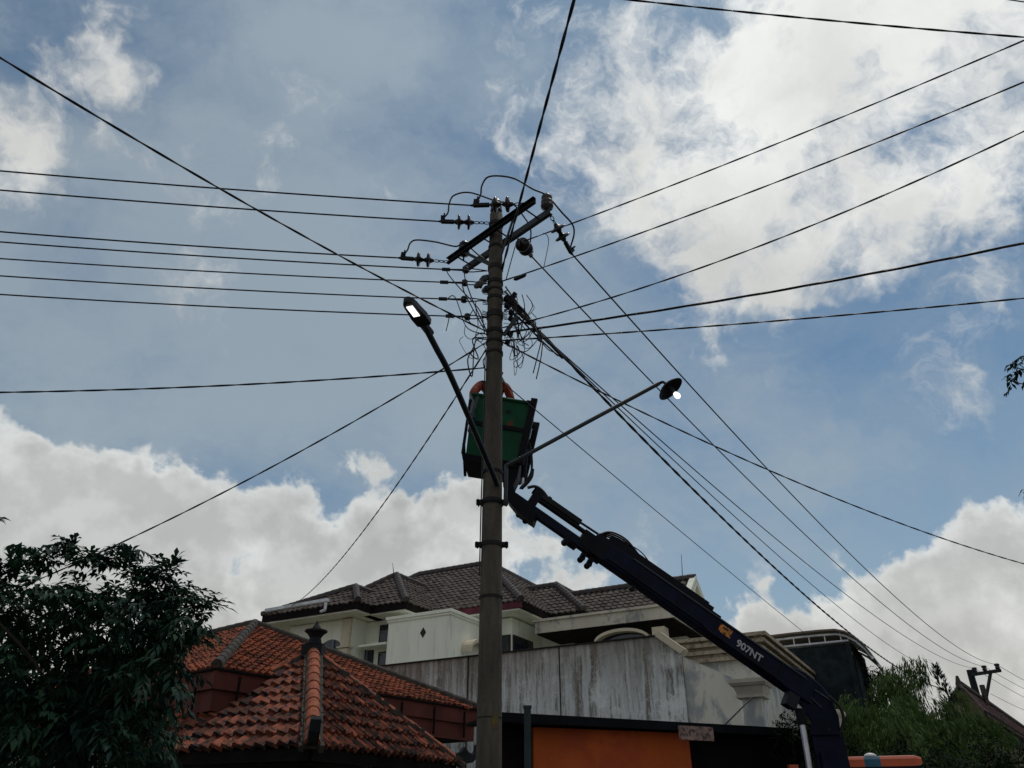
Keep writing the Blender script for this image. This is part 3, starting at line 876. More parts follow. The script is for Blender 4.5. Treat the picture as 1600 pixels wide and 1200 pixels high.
tag(post.build('fence_post', 'postgreen'), 'thin dark green square post in front of the orange stall', 'post')

# ---------------------------------------------------------------- concrete utility pole
PX, PYY = -.245, 9.0
def prad(z): return .150 - z * .0053
def pz(py):
    d = ray(772, py); return 1.6 + d.z / d.y * PYY
pole = thing('utility_pole', (PX, PYY, 0), 'tall tapered concrete utility pole in the centre carrying crossarms, insulators and many cables', 'utility pole')
def PP(z, dx=0, dy=0): return V((PX + dx, PYY + dy, z))
ztop = pz(336)
m_ = MB(); m_._lathe(PP(0), ZZ, [(z_ * ztop / 30, prad(z_ * ztop / 30)) for z_ in range(31)] + [(ztop + .01, .06)], 28); m_.build('shaft', 'concrete', pole, smooth=True)
for py, h in ((352, .06), (388, .05), (420, .07), (443, .06), (455, .03), (468, .05), (494, .10), (520, .06), (536, .04), (553, .04), (739, .03), (786, .07), (852, .05), (934, .03), (1122, .012)):
    z_ = pz(py); MB().ring(PP(z_), ZZ, prad(z_), .012 if h > .02 else .004, h).build('strap', 'strap', pole, smooth=False)
for py in (786, 852):
    z_ = pz(py); m_ = MB()
    for sx in (-1, 1):
        m_.box(PP(z_, sx * (prad(z_) + .035), -.02), (.08, .08, .05)); m_.tube([PP(z_, sx * (prad(z_) + .05), -.12), PP(z_, sx * (prad(z_) + .05), .10)], .012, 6)
    m_.build('clamp_bolt', 'darksteel', pole)
# faint yellow painted patch low on the shaft, wrapped to its curve
m_ = MB(); z0, z1 = pz(1142), pz(1117)
ang = [R(-78 + 4 * j) for j in range(9)]
vs = [PP(z_, cos(a) * (prad(z_) + .004), sin(a) * (prad(z_) + .004)) for z_ in (z0, z1) for a in ang]
m_.add(vs, [(j, j + 1, j + 10, j + 9) for j in range(8)]); m_.build('painted_mark', 'yellowdim', pole)
# conduit on the left, pipe on the right
zA, zB = pz(880), pz(560)
MB().tube(spline([PP(pz(900), -prad(pz(900)) - .01, -.06), PP(pz(800), -prad(pz(800)) - .012, -.07), PP(pz(690), -prad(7) - .014, -.07), PP(zB, -prad(zB) - .012, -.05)]), .008, 6).build('side_cable', 'black', pole)
# crossarms: one before, one behind the pole
CZ = 9.36
CA = V((.70, -.714, 0)).normalized(); CN = V((-CA.y, CA.x, 0))    # CN points away from camera side
cc = PP(CZ)
for sgn, mid in ((-1, 'darksteel'), (1, 'steel')):
    c_ = cc + CN * sgn * .145 + CA * (.02 if sgn < 0 else .03)
    m_ = MB()
    Lr = 1.92
    m_.box(c_ , (Lr, .012, .11), (CA, CN, ZZ)); m_.box(c_ + ZZ * .049 - CN * sgn * -.028, (Lr, .05, .012), (CA, CN, ZZ)); m_.box(c_ - ZZ * .049 - CN * sgn * -.028, (Lr, .05, .012), (CA, CN, ZZ))
    m_.build('crossarm', mid, pole)
for t in (-.75, -.14, .14, .75): MB().tube([cc + CA * t - CN * .2, cc + CA * t + CN * .2], .012, 6).build('tie_bolt', 'darksteel', pole)
for sg in (-1, 1):
    m_ = MB(); a = cc + CA * sg * .55 - CN * .16 - ZZ * .04; b = PP(CZ - .52, CA.x * sg * .09, CA.y * sg * .09 - .05); d = (b - a).normalized(); sd = d.cross(CN).normalized()
    m_.box((a + b) / 2, ((b - a).length, .012, .045), (d, CN, sd)); m_.build('crossarm_brace', 'steel', pole)


def pin_insulator(base, h=.26, m='insul'):
    m_ = MB(); m_._lathe(base, ZZ, [(0, .03), (.02, .05), (.04, .09), (.07, .095), (.08, .07), (.10, .072), (.12, .088), (.15, .088), (.16, .062), (.19, .066), (.21, .082), (.24, .08), (.26, .055), (.28, .05)], 16)
    o = m_.build('pin_insulator', m, pole, smooth=True)
    MB().tube([base - ZZ * .1, base + ZZ * .02], .014, 6).build('pin', 'darksteel', o)
    return base + ZZ * .27


topR = pin_insulator(cc + CA * .93 + CN * .15 + ZZ * .06)
topL = pin_insulator(cc - CA * .72 - CN * .02 + ZZ * .06 + V((0, 0, 0)), m='porcelain')
topP = pin_insulator(PP(ztop + .02), m='porcelain')


def strain(anchor, tip, discs=(.42, .62), rd_=.115, label=None):
    """tension string from its anchor to the tip where the conductor starts: chain links, two discs, bolted clamp"""
    a, b = V(anchor), V(tip); d = (b - a); L = d.length; d.normalize()
    sd = d.cross(ZZ).normalized(); up = sd.cross(d)
    m_ = MB()
    n = 3; lc = L * .30
    for i in range(n):
        p = a + d * (lc * (i + .5) / n); ax = sd if i % 2 else up
        ll = lc / n * .62
        m_.tube([p + d * (ll * cos(2 * pi * j / 10)) + ax * (.024 * sin(2 * pi * j / 10)) for j in range(11)], .007, 5, False)
    o = m_.build('insulator_string', 'darksteel', pole)
    for f_ in discs:
        p = a + d * L * f_
        m_ = MB()._lathe(p, d, [(-.085, .024), (-.04, .042), (-.026, .06), (-.018, rd_ * .88), (-.010, rd_), (.010, rd_), (.018, rd_ * .9), (.016, .05), (.05, .036), (.08, .02)], 20)
        m_.build('disc', 'porcelain', o, smooth=True)
    MB().tube([a + d * lc, b], .014, 6).build('link_rod', 'darksteel', o)
    m_ = MB(); q = a + d * L * .74
    m_.box(q + d * L * .11, (L * .26, .05, .05), (d, sd, up)); m_.box(q + d * L * .22 + up * .05, (.05, .04, .12), (d, sd, up))
    for j in range(3): m_.tube([q + d * (L * .18) + up * (.05 + .035 * j) - sd * .05, q + d * (L * .18) + up * (.05 + .035 * j) + sd * .05], .013, 5)
    m_.tube([q + d * L * .2, b + d * .02], [.03, .018], 6)
    m_.build('clamp', 'darksteel', o)
    return b, up


tA, upA = strain(cc + CA * .90 - CN * .10 + ZZ * .03, PY(738, 321, 8.45))
tB, upB = strain(PP(pz(350), -.11, -.02), PY(688, 346, 8.92))
tC, upC = strain(cc - CA * .94 - CN * .14, PY(625, 403, 9.55))
tP, upP = strain(cc + CA * .95 + CN * .16, PY(893, 396, 8.85), (.40, .60))
tQ, upQ = strain(cc + CA * .25 + CN * .2 - ZZ * .02, PY(831, 401, 9.75), (.36, .58))
# dead-end spools for the low-voltage wires on the left
def spool(px, py, z_, name='shackle_insulator', side=-1):
    tip = PY(px, py, 8.98); a = PP(tip.z - .01, side * .12, 0)
    d = (tip - a).normalized(); up = ZZ
    m_ = MB(); L = (tip - a).length
    for k_ in (-1, 1): m_.tube([a, a + d * L * .35 + ZZ * .03 * k_, a + d * L * .5 + ZZ * .03 * k_], .009, 5)
    o = m_.build(name, 'darksteel', pole)
    MB()._lathe(a + d * L * .52 - ZZ * .045, ZZ, [(0, .03), (.01, .045), (.03, .045), (.045, .03), (.06, .045), (.08, .045), (.09, .03)], 12).build('spool', 'porcelain', o, smooth=True)
    m_ = MB().tube([a + d * L * .55, a + d * L * .75, tip], [.02, .016, .012], 6); m_.box(tip, (.12, .035, .04), (d, d.cross(ZZ).normalized(), ZZ)); m_.build('wedge_clamp', 'darksteel', o)
    return tip
tD = spool(697, 421, 0); tE = spool(694, 441, 0); tF = spool(692, 467, 0); tG = spool(703, 494, 0)
# cluster of dark insulators on the left of the shaft and connector blocks on the right
for px, py, Y in ((757, 436, 9.0), (749, 445, 8.9), (761, 452, 9.05)):
    p = PY(px, py, Y); MB()._lathe(p, V((.4, .8, -.3)), [(-.06, .02), (-.03, .045), (-.02, .085), (0, .09), (.015, .07), (.02, .03), (.06, .02)], 14).build('line_insulator', 'porcelain', pole, smooth=True)
for px, py, s_ in ((793, 468, .10), (801, 474, .12), (806, 481, .09), (799, 489, .07), (812, 488, .08), (804, 461, .06), (797, 522, .07), (793, 535, .06), (818, 494, .06), (826, 503, .06), (834, 516, .05), (800, 466, .07), (793, 478, .08), (798, 498, .06), (844, 530, .05)):
    p = PY(px, py, 8.85); MB().box(p, (s_, .08, s_ * .7), (V((.8, .1, -.6)).normalized(), V((.1, -1, 0)).normalized(), V((.6, .05, .8)).normalized())).build('connector_block', 'blackpaint', pole)
a, b = PY(787, 524, 8.85), PY(808, 495, 8.7); d = (b - a).normalized()
MB().box((a + b) / 2, ((b - a).length, .03, .06), (d, V((0, 1, 0)), d.cross(V((0, 1, 0))))).build('stay_bracket', 'steel', pole)
for py in (462, 478, 494, 499):
    z_ = pz(py)
    for sx in (-1, 1):
        for q in range(3): MB().tube([PP(z_ + q * .02, sx * prad(z_) * .95, -.03), PP(z_ + q * .03 - .01, sx * (prad(z_) + .07), -.06)], .006, 4).build('cable_tie', 'black', pole)
m_ = MB(); m_.tube(spline([PP(pz(560), -.12, -.03), PP(pz(566), -.15, -.04), PP(pz(574), -.14, -.04), PP(pz(580), -.115, -.03)]), .008, 5); m_.build('eye_hook', 'darksteel', pole)

# ---------------------------------------------------------------- overhead lines
def wire(label, a, b, sag, ra=.011, ext0=0, ext1=0, strands=1, name='power_line', cat='power line', group=None, m='black', n=48, twist=.8):
    """a cable hanging from a to b (world points), carried on past each end by ext0/ext1 of its length"""
    a, b = V(a), V(b); L = (b - a).length
    n = int(n * (1 + ext0 + ext1) * (3 if strands > 1 else 1))
    pts = []
    for i in range(n + 1):
        t = -ext0 + (1 + ext0 + ext1) * i / n
        p = a.lerp(b, t); p.z -= 4 * sag * t * (1 - t)
        pts.append(p)
    mb = MB()
    if strands == 1: mb.tube(pts, ra, 6)
    else:
        d = (b - a).normalized(); sd = d.cross(ZZ)
        sd = sd.normalized() if sd.length > .05 else V((1, 0, 0)); up = sd.cross(d)
        for s_ in range(strands):
            q = []
            for i, p in enumerate(pts):
                ph = 2 * pi * (s_ / strands + i * L * (1 + ext0 + ext1) / n / twist)
                q.append(p + (sd * cos(ph) + up * sin(ph)) * ra * (.62 if strands == 2 else 1.0))
            mb.tube(q, ra, 5)
    o = mb.build(name, m, smooth=True)
    return tag(o, label, cat, group)


GL = 'wires running left from the pole'
def left_wire(label, px0, py0, Y0, tip, sag=.03, ra=.0105):
    wire(label, tip, PY(px0, py0, Y0), sag, ra, 0, 2.2, group=GL)
left_wire('highest wire on the left, running to the near end of the crossarm', 0, 267, 7.95, tA, .03, .013)
left_wire('second wire from the top on the left, ending at the pole top discs', 0, 297, 8.15, tB, .03, .013)
left_wire('third wire on the left, ending at the far crossarm tip discs', 0, 362, 8.75, tC, .03, .013)
left_wire('fourth wire from the top on the left, just under the crossarm', 0, 378, 8.2, tD, .03, .0115)
left_wire('fifth wire from the top on the left, thin, to the dark insulator cluster', 0, 404, 8.2, tE)
left_wire('sixth wire from the top on the left, above the lit street lamp head', 0, 431, 8.2, tF)
left_wire('seventh wire from the top on the left, passing behind the lit lamp head', 0, 460, 8.2, tG)
wire('twisted cable slanting from the upper left corner across the left wires to the pole', PP(pz(520), -.11, -.03), PY(0, 90, 4.4), .10, .0085, 0, 1.5, 2)
wire('thick twisted cable coming down from the top edge to the pole', PP(pz(424), .10, -.05), PY(897, 0, 4.5), -.02, .0115, 0, 3, 2)
GR = 'wires fanning out to the right of the pole'
wire('overhead wire crossing the top right corner, clear of the pole', PY(970, -2, 4.9), PY(1600, 58, 5.25), .03, .0075, 2, 2, 2)
wire('short piece of wire cutting the extreme top right corner', PY(1560, -3, 4.6), PY(1640, 9, 4.8), 0, .006, 4, 4)
wire('uppermost right hand wire, from the crossarm to the upper right edge', PY(818, 377, 9.05), PY(1600, 63, 5.55), .07, .007, 0, 2, 2, group=GR)
tL = PP(pz(441), .11, -.03)
wire('second right hand wire, with a dark splice sleeve beside the pole', tL, PY(1600, 128, 5.55), .09, .007, 0, 2, 2, group=GR)
a, b = PY(803, 437, 8.8), PY(822, 429, 8.65); tag(MB().tube([a, a.lerp(b, .15), a.lerp(b, .85), b], [.012, .03, .03, .012], 8).build('splice_sleeve', 'black'), 'dark splice sleeve on the wire just right of the shaft', 'cable sleeve')
wire('third right hand wire, its strands forking near the right edge', PP(pz(514), .11, -.03), PY(1600, 205, 5.5), .22, .007, 0, 2, 2, group=GR)
wire('thickest right hand bundle, of three cables twisted loosely together', PP(pz(522), .11, -.03), PY(1600, 380, 6.9), .08, .009, 0, 2, 3, group=GR, twist=2.2)
wire('lowest right hand cable, nearly level, below the thick bundle', PP(pz(534), .11, -.03), PY(1600, 466, 7.95), .04, .0085, 0, 2, 2, group=GR)
FAR_Y = 49.0
fi = [PY(1522, 1044, FAR_Y), PY(1537, 1041, FAR_Y - .8), PY(1557, 1038, FAR_Y - 2.0)]
GD = 'wires running down right to the far pole'
wire('rightmost wire down to the far pole, from the near crossarm tip', tP, fi[2], 1.35, .0125, 0, 0, group=GD, n=90)
wire('second wire from the right running down to the far pole', tQ, fi[1], 1.35, .0125, 0, 0, group=GD, n=90)
wire('third wire from the right running down to the far pole', PY(812, 492, 9.1), fi[0], 1.05, .0105, 0, 0, group=GD, n=90)
wire('thin wire beside the third one, running down into the bamboo', PY(806, 484, 9.0), PY(1424, 1030, 40), .5, .010, 0, .3, group=GD, n=90)
wire('thick twisted cable sagging down right behind the right lamp into the bamboo', PY(800, 472, 8.95), PY(1414, 1050, 30), .55, .016, 0, .3, 2, group=GD, n=70, twist=.9)
wire('cable drooping gently to the right edge below the right lamp', PP(pz(532), .12, .05), PY(1600, 881, 15.5), .30, .0085, 0, .8, 2)
wire('thin wire passing behind the bucket down to the awning', PP(pz(590), .1, .1), PY(1262, 993, 24.4), .03, .0075, 0, 0)
wire('level cable from the left edge to an eye hook on the shaft', PP(pz(577), -.135, -.04), PY(0, 613, 8.6), .07, .0085, 0, 2, 2)
wire('cable descending left from the pole to the dark tree', PP(pz(537), -.12, -.03), PY(150, 866, 10.8), .14, .0078, 0, .25, 2)
wire('thin cable descending to the left eave of the white house roof', PP(pz(547), -.12, .0), PY(455, 947, 27.0), .55, .0085, 0, 0, 2)
for i, (p0, x1, y1) in enumerate(((fi[2], 1640, 1082), (fi[1], 1640, 1095), (fi[0], 1640, 1110))):
    wire(('upper', 'middle', 'lower')[i] + ' wire going on from the far pole to the right edge', p0, PY(x1, y1, 62), .1, .014, 0, .5, group='wires beyond the far pole')
wire('faint wire below the far crossarm, over the red brown roof', PY(1548, 1084, 50), PY(1640, 1125, 58), .1, .014, 0, .5, group='wires beyond the far pole')


def loop(label, pts, ra=.011, name='jumper_cable', cat='jumper cable', group=None, n=10):
    P3 = [PY(*p) if len(p) == 3 and not isinstance(p, V) else V(p) for p in pts]
    return tag(MB().tube(spline(P3, n), ra, 6).build(name, 'black', smooth=True), label, cat, group)


GJ = 'jumper loops over the crossarm'
loop('large jumper loop arching over the pole top to the right hand discs', [(746, 314, 8.45), (751, 304, 8.45), (753, 290, 8.45), (762, 277, 8.4), (782, 275, 8.3), (806, 280, 8.2), (832, 295, 8.2), ][:7] + [topR] + [(878, 332, 8.5), (894, 350, 8.65), (897, 365, 8.75), (892, 384, 8.84), (890, 391, 8.85)], .014, group=GJ)
loop('middle jumper loop bending over the pole top insulator', [(693, 341, 8.92), (700, 332, 8.92), (702, 318, 8.92), (710, 305, 8.95), (735, 301, 8.98), topP, (800, 318, 9.15), (818, 338, 9.35), (829, 358, 9.55), (828, 384, 9.7)], .013, group=GJ)
loop('left jumper loop bending over the far crossarm end', [(631, 398, 9.55), (637, 390, 9.55), (641, 380, 9.55), (651, 375, 9.55), (680, 378, 9.55), (712, 385, 9.5), topL, (746, 397, 9.35), (764, 410, 9.2)], .013, group=GJ)
GT = 'loose cable ends tangled round the pole'
tang = [
    ('loose lead falling from the fourth left wire to the lower strap', [(698, 424, 8.95), (703, 432, 8.9), (718, 450, 8.9), (737, 470, 8.9), (752, 490, 8.9), (757, 520, 8.9)], .008),
    ('loose lead dropping from under the crossarm end', [(725, 425, 8.95), (728, 440, 8.9), (738, 468, 8.9), (750, 495, 8.9), (762, 520, 8.88)], .0085),
    ('loose lead falling beside it from the fifth left wire', [(722, 443, 8.92), (726, 458, 8.9), (740, 485, 8.9), (757, 515, 8.86), (764, 520, 8.86)], .0085),
    ('lead arching up from the sixth left wire then down', [(698, 468, 8.95), (706, 462, 8.92), (712, 466, 8.9), (718, 482, 8.9), (727, 508, 8.9), (740, 518, 8.88), (763, 523, 8.86)], .0075),
    ('cut wire end standing up and hanging below the seventh left wire', [(697, 517, 8.6), (701, 500, 8.6), (702, 489, 8.6), (698, 496, 8.6)], .007),
    ('hanging bow of thin wire left of the shaft', [(727, 508, 8.88), (726, 522, 8.85), (735, 530, 8.83), (745, 524, 8.83), (752, 520, 8.86), (763, 523, 8.87)], .005),
    ('small curl of wire close to the left of the shaft', [(743, 522, 8.8), (744, 530, 8.8), (752, 534, 8.8), (755, 526, 8.82), (748, 521, 8.82), (744, 526, 8.8), (752, 536, 8.82), (762, 540, 8.88)], .005),
    ('forked lead under the left strap', [(755, 538, 8.86), (760, 548, 8.86), (763, 560, 8.88)], .006),
    ('hanging cable end, the left of two below the connectors', [(846, 532, 8.7), (841, 552, 8.7), (833, 583, 8.7)], .008),
    ('hanging cable end, the right of two below the connectors', [(848, 535, 8.68), (845, 560, 8.68), (838, 592, 8.68)], .008),
    ('wide bow of thin wire right of the shaft', [(795, 515, 8.8), (802, 550, 8.75), (812, 575, 8.72), (818, 560, 8.72), (819, 535, 8.74), (808, 515, 8.78)], .005),
    ('small wire loop hanging right of the bucket top', [(800, 540, 8.8), (815, 552, 8.75), (816, 565, 8.72), (806, 574, 8.72), (803, 566, 8.74), (812, 560, 8.75), (820, 548, 8.76)], .005),
    ('lead hanging from the connectors to the lower cable', [(815, 490, 8.75), (806, 510, 8.75), (812, 530, 8.75), (826, 540, 8.75)], .006),
    ('lead crossing from the shaft to the hanging cable ends', [(792, 540, 8.82), (806, 545, 8.78), (822, 549, 8.75), (840, 530, 8.7), (846, 512, 8.72)], .006),
    ('bow of wire under the twisted cable', [(842, 528, 8.9), (855, 545, 9.0), (868, 552, 9.1), (878, 560, 9.3)], .007),
    ('thin drop wire from the upper right wire to the one below', [(849, 364, 8.75), (855, 368, 8.72), (857, 380, 8.75), (850, 416, 8.5)], .0055),
    ('thin pigtail around the right strap', [(787, 505, 8.84), (800, 508, 8.78), (812, 520, 8.76), (818, 540, 8.76), (800, 530, 8.8), (789, 520, 8.84)], .0045),
    ('cable running from the shaft into the twisted cable', [(790, 462, 8.88), (800, 472, 8.86), (815, 490, 8.88), (835, 512, 8.95), (858, 535, 9.05), (885, 563, 9.3)], .014),
    ('second cable running from the shaft into the twisted cable', [(791, 470, 8.86), (806, 482, 8.84), (822, 498, 8.86), (840, 520, 8.9), (858, 538, 9.05)], .010),
    ('lead looping back under the connector blocks', [(795, 478, 8.84), (812, 500, 8.8), (828, 505, 8.8), (838, 498, 8.82), (830, 488, 8.84)], .006),
    ('lead between the crossarm and the right strap', [(805, 385, 8.95), (798, 410, 8.92), (791, 436, 8.9)], .008),
]
rs_ = random.Random(5)
sides = (('right of the shaft', 796, 1), ('left of the shaft', 752, -1))
for i in range(16):
    nm, x0, sg = sides[1 if i % 4 == 3 else 0]
    y0 = rs_.uniform(462, 540); x1 = x0 + sg * rs_.uniform(12, 44); y1 = y0 + rs_.uniform(5, 34)
    pts = [(x0 - sg * 8, y0, 8.88), (x0 + sg * rs_.uniform(4, 14), y0 + rs_.uniform(-8, 10), 8.8), ((x0 + x1) / 2 + rs_.uniform(-6, 6), max(y0, y1) + rs_.uniform(4, 26), 8.76), (x1, y1, 8.74), (x1 - sg * rs_.uniform(0, 14), y1 - rs_.uniform(6, 22), 8.76)]
    tang.append(('thin stray wire curling in the knot of cables %s' % nm, pts, rs_.choice((.004, .005, .0065, .009))))
tang += [('thick black cable leaving the bundle strap at its top', [(789, 455, 8.9), (803, 470, 8.84), (826, 498, 8.9), (850, 528, 9.0), (880, 560, 9.25)], .013),
         ('thick black cable along the underside of the bundle', [(790, 480, 8.88), (806, 492, 8.82), (826, 512, 8.86), (848, 534, 8.95), (872, 556, 9.15)], .012),
         ('thick black cable doubling back at the bundle strap', [(802, 470, 8.82), (818, 484, 8.8), (838, 512, 8.84), (846, 526, 8.86), (834, 520, 8.82), (816, 500, 8.8)], .010),
         ('thick lead from the upper connectors to the splice cluster', [(790, 448, 8.88), (797, 458, 8.84), (812, 478, 8.84), (830, 500, 8.86), (846, 522, 8.9)], .011),
         ('thick dropper from the cluster to the hanging ends', [(806, 478, 8.84), (822, 494, 8.82), (836, 512, 8.78), (845, 534, 8.72)], .010)]
for lb, pts, ra in tang: loop(lb, pts, ra, 'loose_cable', 'loose cable', GT, 8)

# ---------------------------------------------------------------- street lamps on the pole
def lamp_led():
    hd = PY(664, 510, 6.55); b0 = PY(777, 757, 8.86)
    t = thing('street_lamp', b0, 'lit LED street lamp on the long left arm', 'street lamp', 'street lamps on the pole')
    mid = PY(703, 585, 7.15)
    m_ = MB().tube(spline([b0, b0.lerp(mid, .5) + ZZ * .01, mid, hd.lerp(mid, .45), hd], 6), [.034] * 25, 10); m_.build('arm', 'lamparm', t, smooth=True)
    tip = PY(635, 472, 6.15)
    d = (tip - hd); L = .40
    d.normalize(); sd = d.cross(ZZ).normalized(); up = sd.cross(d)
    if up.z < 0: up = -up
    # the lamp head, its lens facing down
    nseg = 9
    ol = [(0, .05), (.02, .078), (.15, .084), (.25, .072), (.33, .066), (.38, .058), (.41, .045), (.43, .028), (.437, .010)]
    low = [hd + d * x + sd * y for x, y in ol] + [hd + d * x - sd * y for x, y in reversed(ol)]
    m_ = MB(); m_.prism(low, up * .06)
    m_.tube([hd - d * .13, hd + d * .03], [.045, .045], 8)
    hdo = m_.build('lamp_head', 'lampbody', t)
    c_ = hd + d * .275 - up * .006
    m_ = MB().hexa([c_ + d * i * .085 + sd * j * .034 - up * .004 for i, j in ((-1, -1), (1, -1), (1, 1), (-1, 1))] + [c_ + d * i * .085 + sd * j * .034 + up * .003 for i, j in ((-1, -1), (1, -1), (1, 1), (-1, 1))]); m_.build('led_panel', 'led', hdo)
    z_ = pz(739); MB().ring(PP(z_), ZZ, prad(z_), .014, .035).build('bracket', 'darksteel', t)


def lamp_bulb():
    e = PY(791, 728, 8.82); hd = PY(1030, 599, 8.0)
    t = thing('street_lamp', e, 'street lamp with a dark dish shade and lit bulb on the right arm', 'street lamp', 'street lamps on the pole')
    low = PY(789.5, 790, 8.88)
    m_ = MB().tube(spline([low, low.lerp(e, .85), e, e.lerp(hd, .08)], 5) + [hd], .026, 10); m_.build('arm', 'steel', t, smooth=True)
    neck = spline([hd, PY(1036, 597, 7.98), PY(1041, 600, 7.95)], 5)
    MB().tube(neck, .018, 8).build('neck', 'lampbody', t, smooth=True)
    c_ = PY(1045, 605, 7.92)
    ax = V((.40, -.12, -.62)).normalized()
    m_ = MB()._lathe(c_ - ax * .03, ax, [(-.03, .02), (-.01, .06), (.02, .12), (.055, .165), (.065, .172), (.058, .16), (.03, .11), (.01, .03)], 24); sh = m_.build('lamp_shade', 'blackpaint', t, smooth=True)
    MB()._lathe(c_ + ax * .0, ax, [(0, .03), (.10, .03), (.11, .02)], 10).build('socket', 'steel', t)
    MB()._lathe(c_ + ax * .105, ax, [(0, .02), (.02, .028), (.045, .035), (.07, .031), (.085, .017), (.09, .004)], 12).build('bulb', 'bulb', t, smooth=True)
    z_ = pz(786); MB().ring(PP(z_), ZZ, prad(z_) + .013, .012, .03).build('bracket', 'darksteel', t)


lamp_led(); lamp_bulb()

# ---------------------------------------------------------------- crane truck with bucket
tr = thing('bucket_truck', PY(1292, 1150, 12.0) * V((1, 1, 0)) if False else V((4.45, 12.0, 0)), 'crane truck whose navy boom lifts a green work bucket beside the pole', 'truck')
bA = PY(815, 770, 10.75); bB = PY(1290, 1100, 11.9)
bd = (bB - bA); BL = bd.length; bd.normalize(); bs = bd.cross(ZZ).normalized(); bn = bs.cross(bd)
if bs.y > 0: pass
tow = -bs if bs.y > 0 else bs           # towards the camera
def BP(t, n=0, s=0): return bA + bd * t + bn * n + tow * s
def bx(t0, t1, n, h, wd, s=0): return BP((t0 + t1) / 2, n, s), (t1 - t0, wd, h), (bd, tow, bn)
tx = lambda px: (px - 815) / (1290 - 815) * BL
# outer boom with pads and ledge strips
m_ = MB(); m_.box(*bx(tx(928), tx(1268), -.035, .31, .20)); ob = m_.build('outer_boom', 'navy', tr)
bv = ob.modifiers.new('bevel', 'BEVEL'); bv.width = .02; bv.segments = 2
for sd_ in (-1, 1): MB().box(*bx(tx(985), tx(1250), .105, .02, .02, sd_ * .108)).build('ledge_strip', 'steel', ob)
m_ = MB(); m_.box(*bx(tx(946), tx(1108), .175, .10, .13)); m_.box(*bx(tx(950), tx(1100), .24, .025, .04, .04)); m_.tube([BP(tx(1106), .17, .03), BP(tx(1122), .17, .03)], .016, 8); m_.build('extension_cylinder', 'blackpaint', ob)
m_ = MB(); m_.box(*bx(tx(930), tx(950), -.035, .34, .23)); m_.box(*bx(tx(912), tx(931), -.06, .26, .19)); m_.box(*bx(tx(896), tx(914), -.19, .13, .15)); m_.tube([BP(tx(898), -.25, -.06), BP(tx(898), -.25, .1)], .05, 10); m_.build('collar', 'blackpaint', ob)
def lug(t, n):
    m_ = MB()
    for q in (-1, 1):
        c_ = BP(t, n, q * .05); m_.box(c_ + bn * .05, (.07, .02, .14), (bd, tow, bn)); m_._lathe(c_ - bn * .03 - tow * .01, tow, [(0, .045), (.02, .045)], 12)
        c_ = BP(t + .13, n - .02, q * .05); m_.box(c_ + bn * .05, (.07, .02, .14), (bd, tow, bn)); m_._lathe(c_ - bn * .03 - tow * .01, tow, [(0, .045), (.02, .045)], 12)
    m_.build('lug', 'blackpaint', tr)
lug(tx(927), -.30); lug(tx(828), -.27)
m_ = MB(); m_.box(*bx(tx(1000), tx(1006), -.25, .06, .1)); m_.build('stop_block', 'darksteel', ob)
# inner boom, tube pack and hose tray
m_ = MB(); m_.box(*bx(tx(808), tx(935), -.16, .13, .10, .04)); ib = m_.build('inner_boom', 'navy', tr)
m_ = MB(); m_.tube([BP(tx(836), .035, .05), BP(tx(930), .035, .05)], .036, 10); m_.build('hydraulic_cylinder', 'blackpaint', tr)
m_ = MB(); m_.box(*bx(tx(838), tx(902), .125, .08, .10, .03)); m_.tube([BP(tx(895), .13, .04), BP(tx(955), .15, .04)], .018, 6); m_.tube([BP(tx(850), .165, .0), BP(tx(900), .168, .0)], .012, 6); m_.build('hose_tray', 'darksteel', tr)
m_ = MB(); m_.box(*bx(tx(828), tx(840), -.02, .36, .2)); m_.box(*bx(tx(826), tx(846), .15, .05, .16)); m_.box(*bx(tx(848), tx(853), .16, .10, .05)); m_.build('end_plate', 'blackpaint', tr)
m_ = MB()
for q in range(4):
    m_.tube(spline([BP(tx(930), .12, -.06 + q * .04), BP(tx(942), .24 + .012 * q, -.06 + q * .04), BP(tx(965), .29 + .012 * q, -.05 + q * .035), BP(tx(992), .235, -.05 + q * .03)], 6), .014, 6)
m_.tube(spline([BP(tx(965), .28, .05), BP(tx(988), .30, .05), BP(tx(1004), .245, .05), BP(tx(990), .25, .05)], 6), .009, 5)
m_.build('hose_bundle', 'black', tr)
m_ = MB().tube(spline([BP(tx(818), .13, 0), BP(tx(826), .22, 0), BP(tx(838), .22, 0), BP(tx(850), .16, 0)], 6), .025, 8); m_.build('hose', 'black', tr)
# pipes and weld seams along the boom side
m_ = MB(); m_.tube([BP(tx(955), -.13, .115), BP(tx(1100), -.13, .115), BP(tx(1112), -.16, .115), BP(tx(1225), -.16, .115)], .012, 6); m_.build('hydraulic_pipe', 'darksteel', ob)
for px in (1000, 1060, 1118, 1215): MB().box(*bx(tx(px), tx(px) + .03, -.035, .29, .01, .102)).build('weld_seam', 'blackpaint', ob)
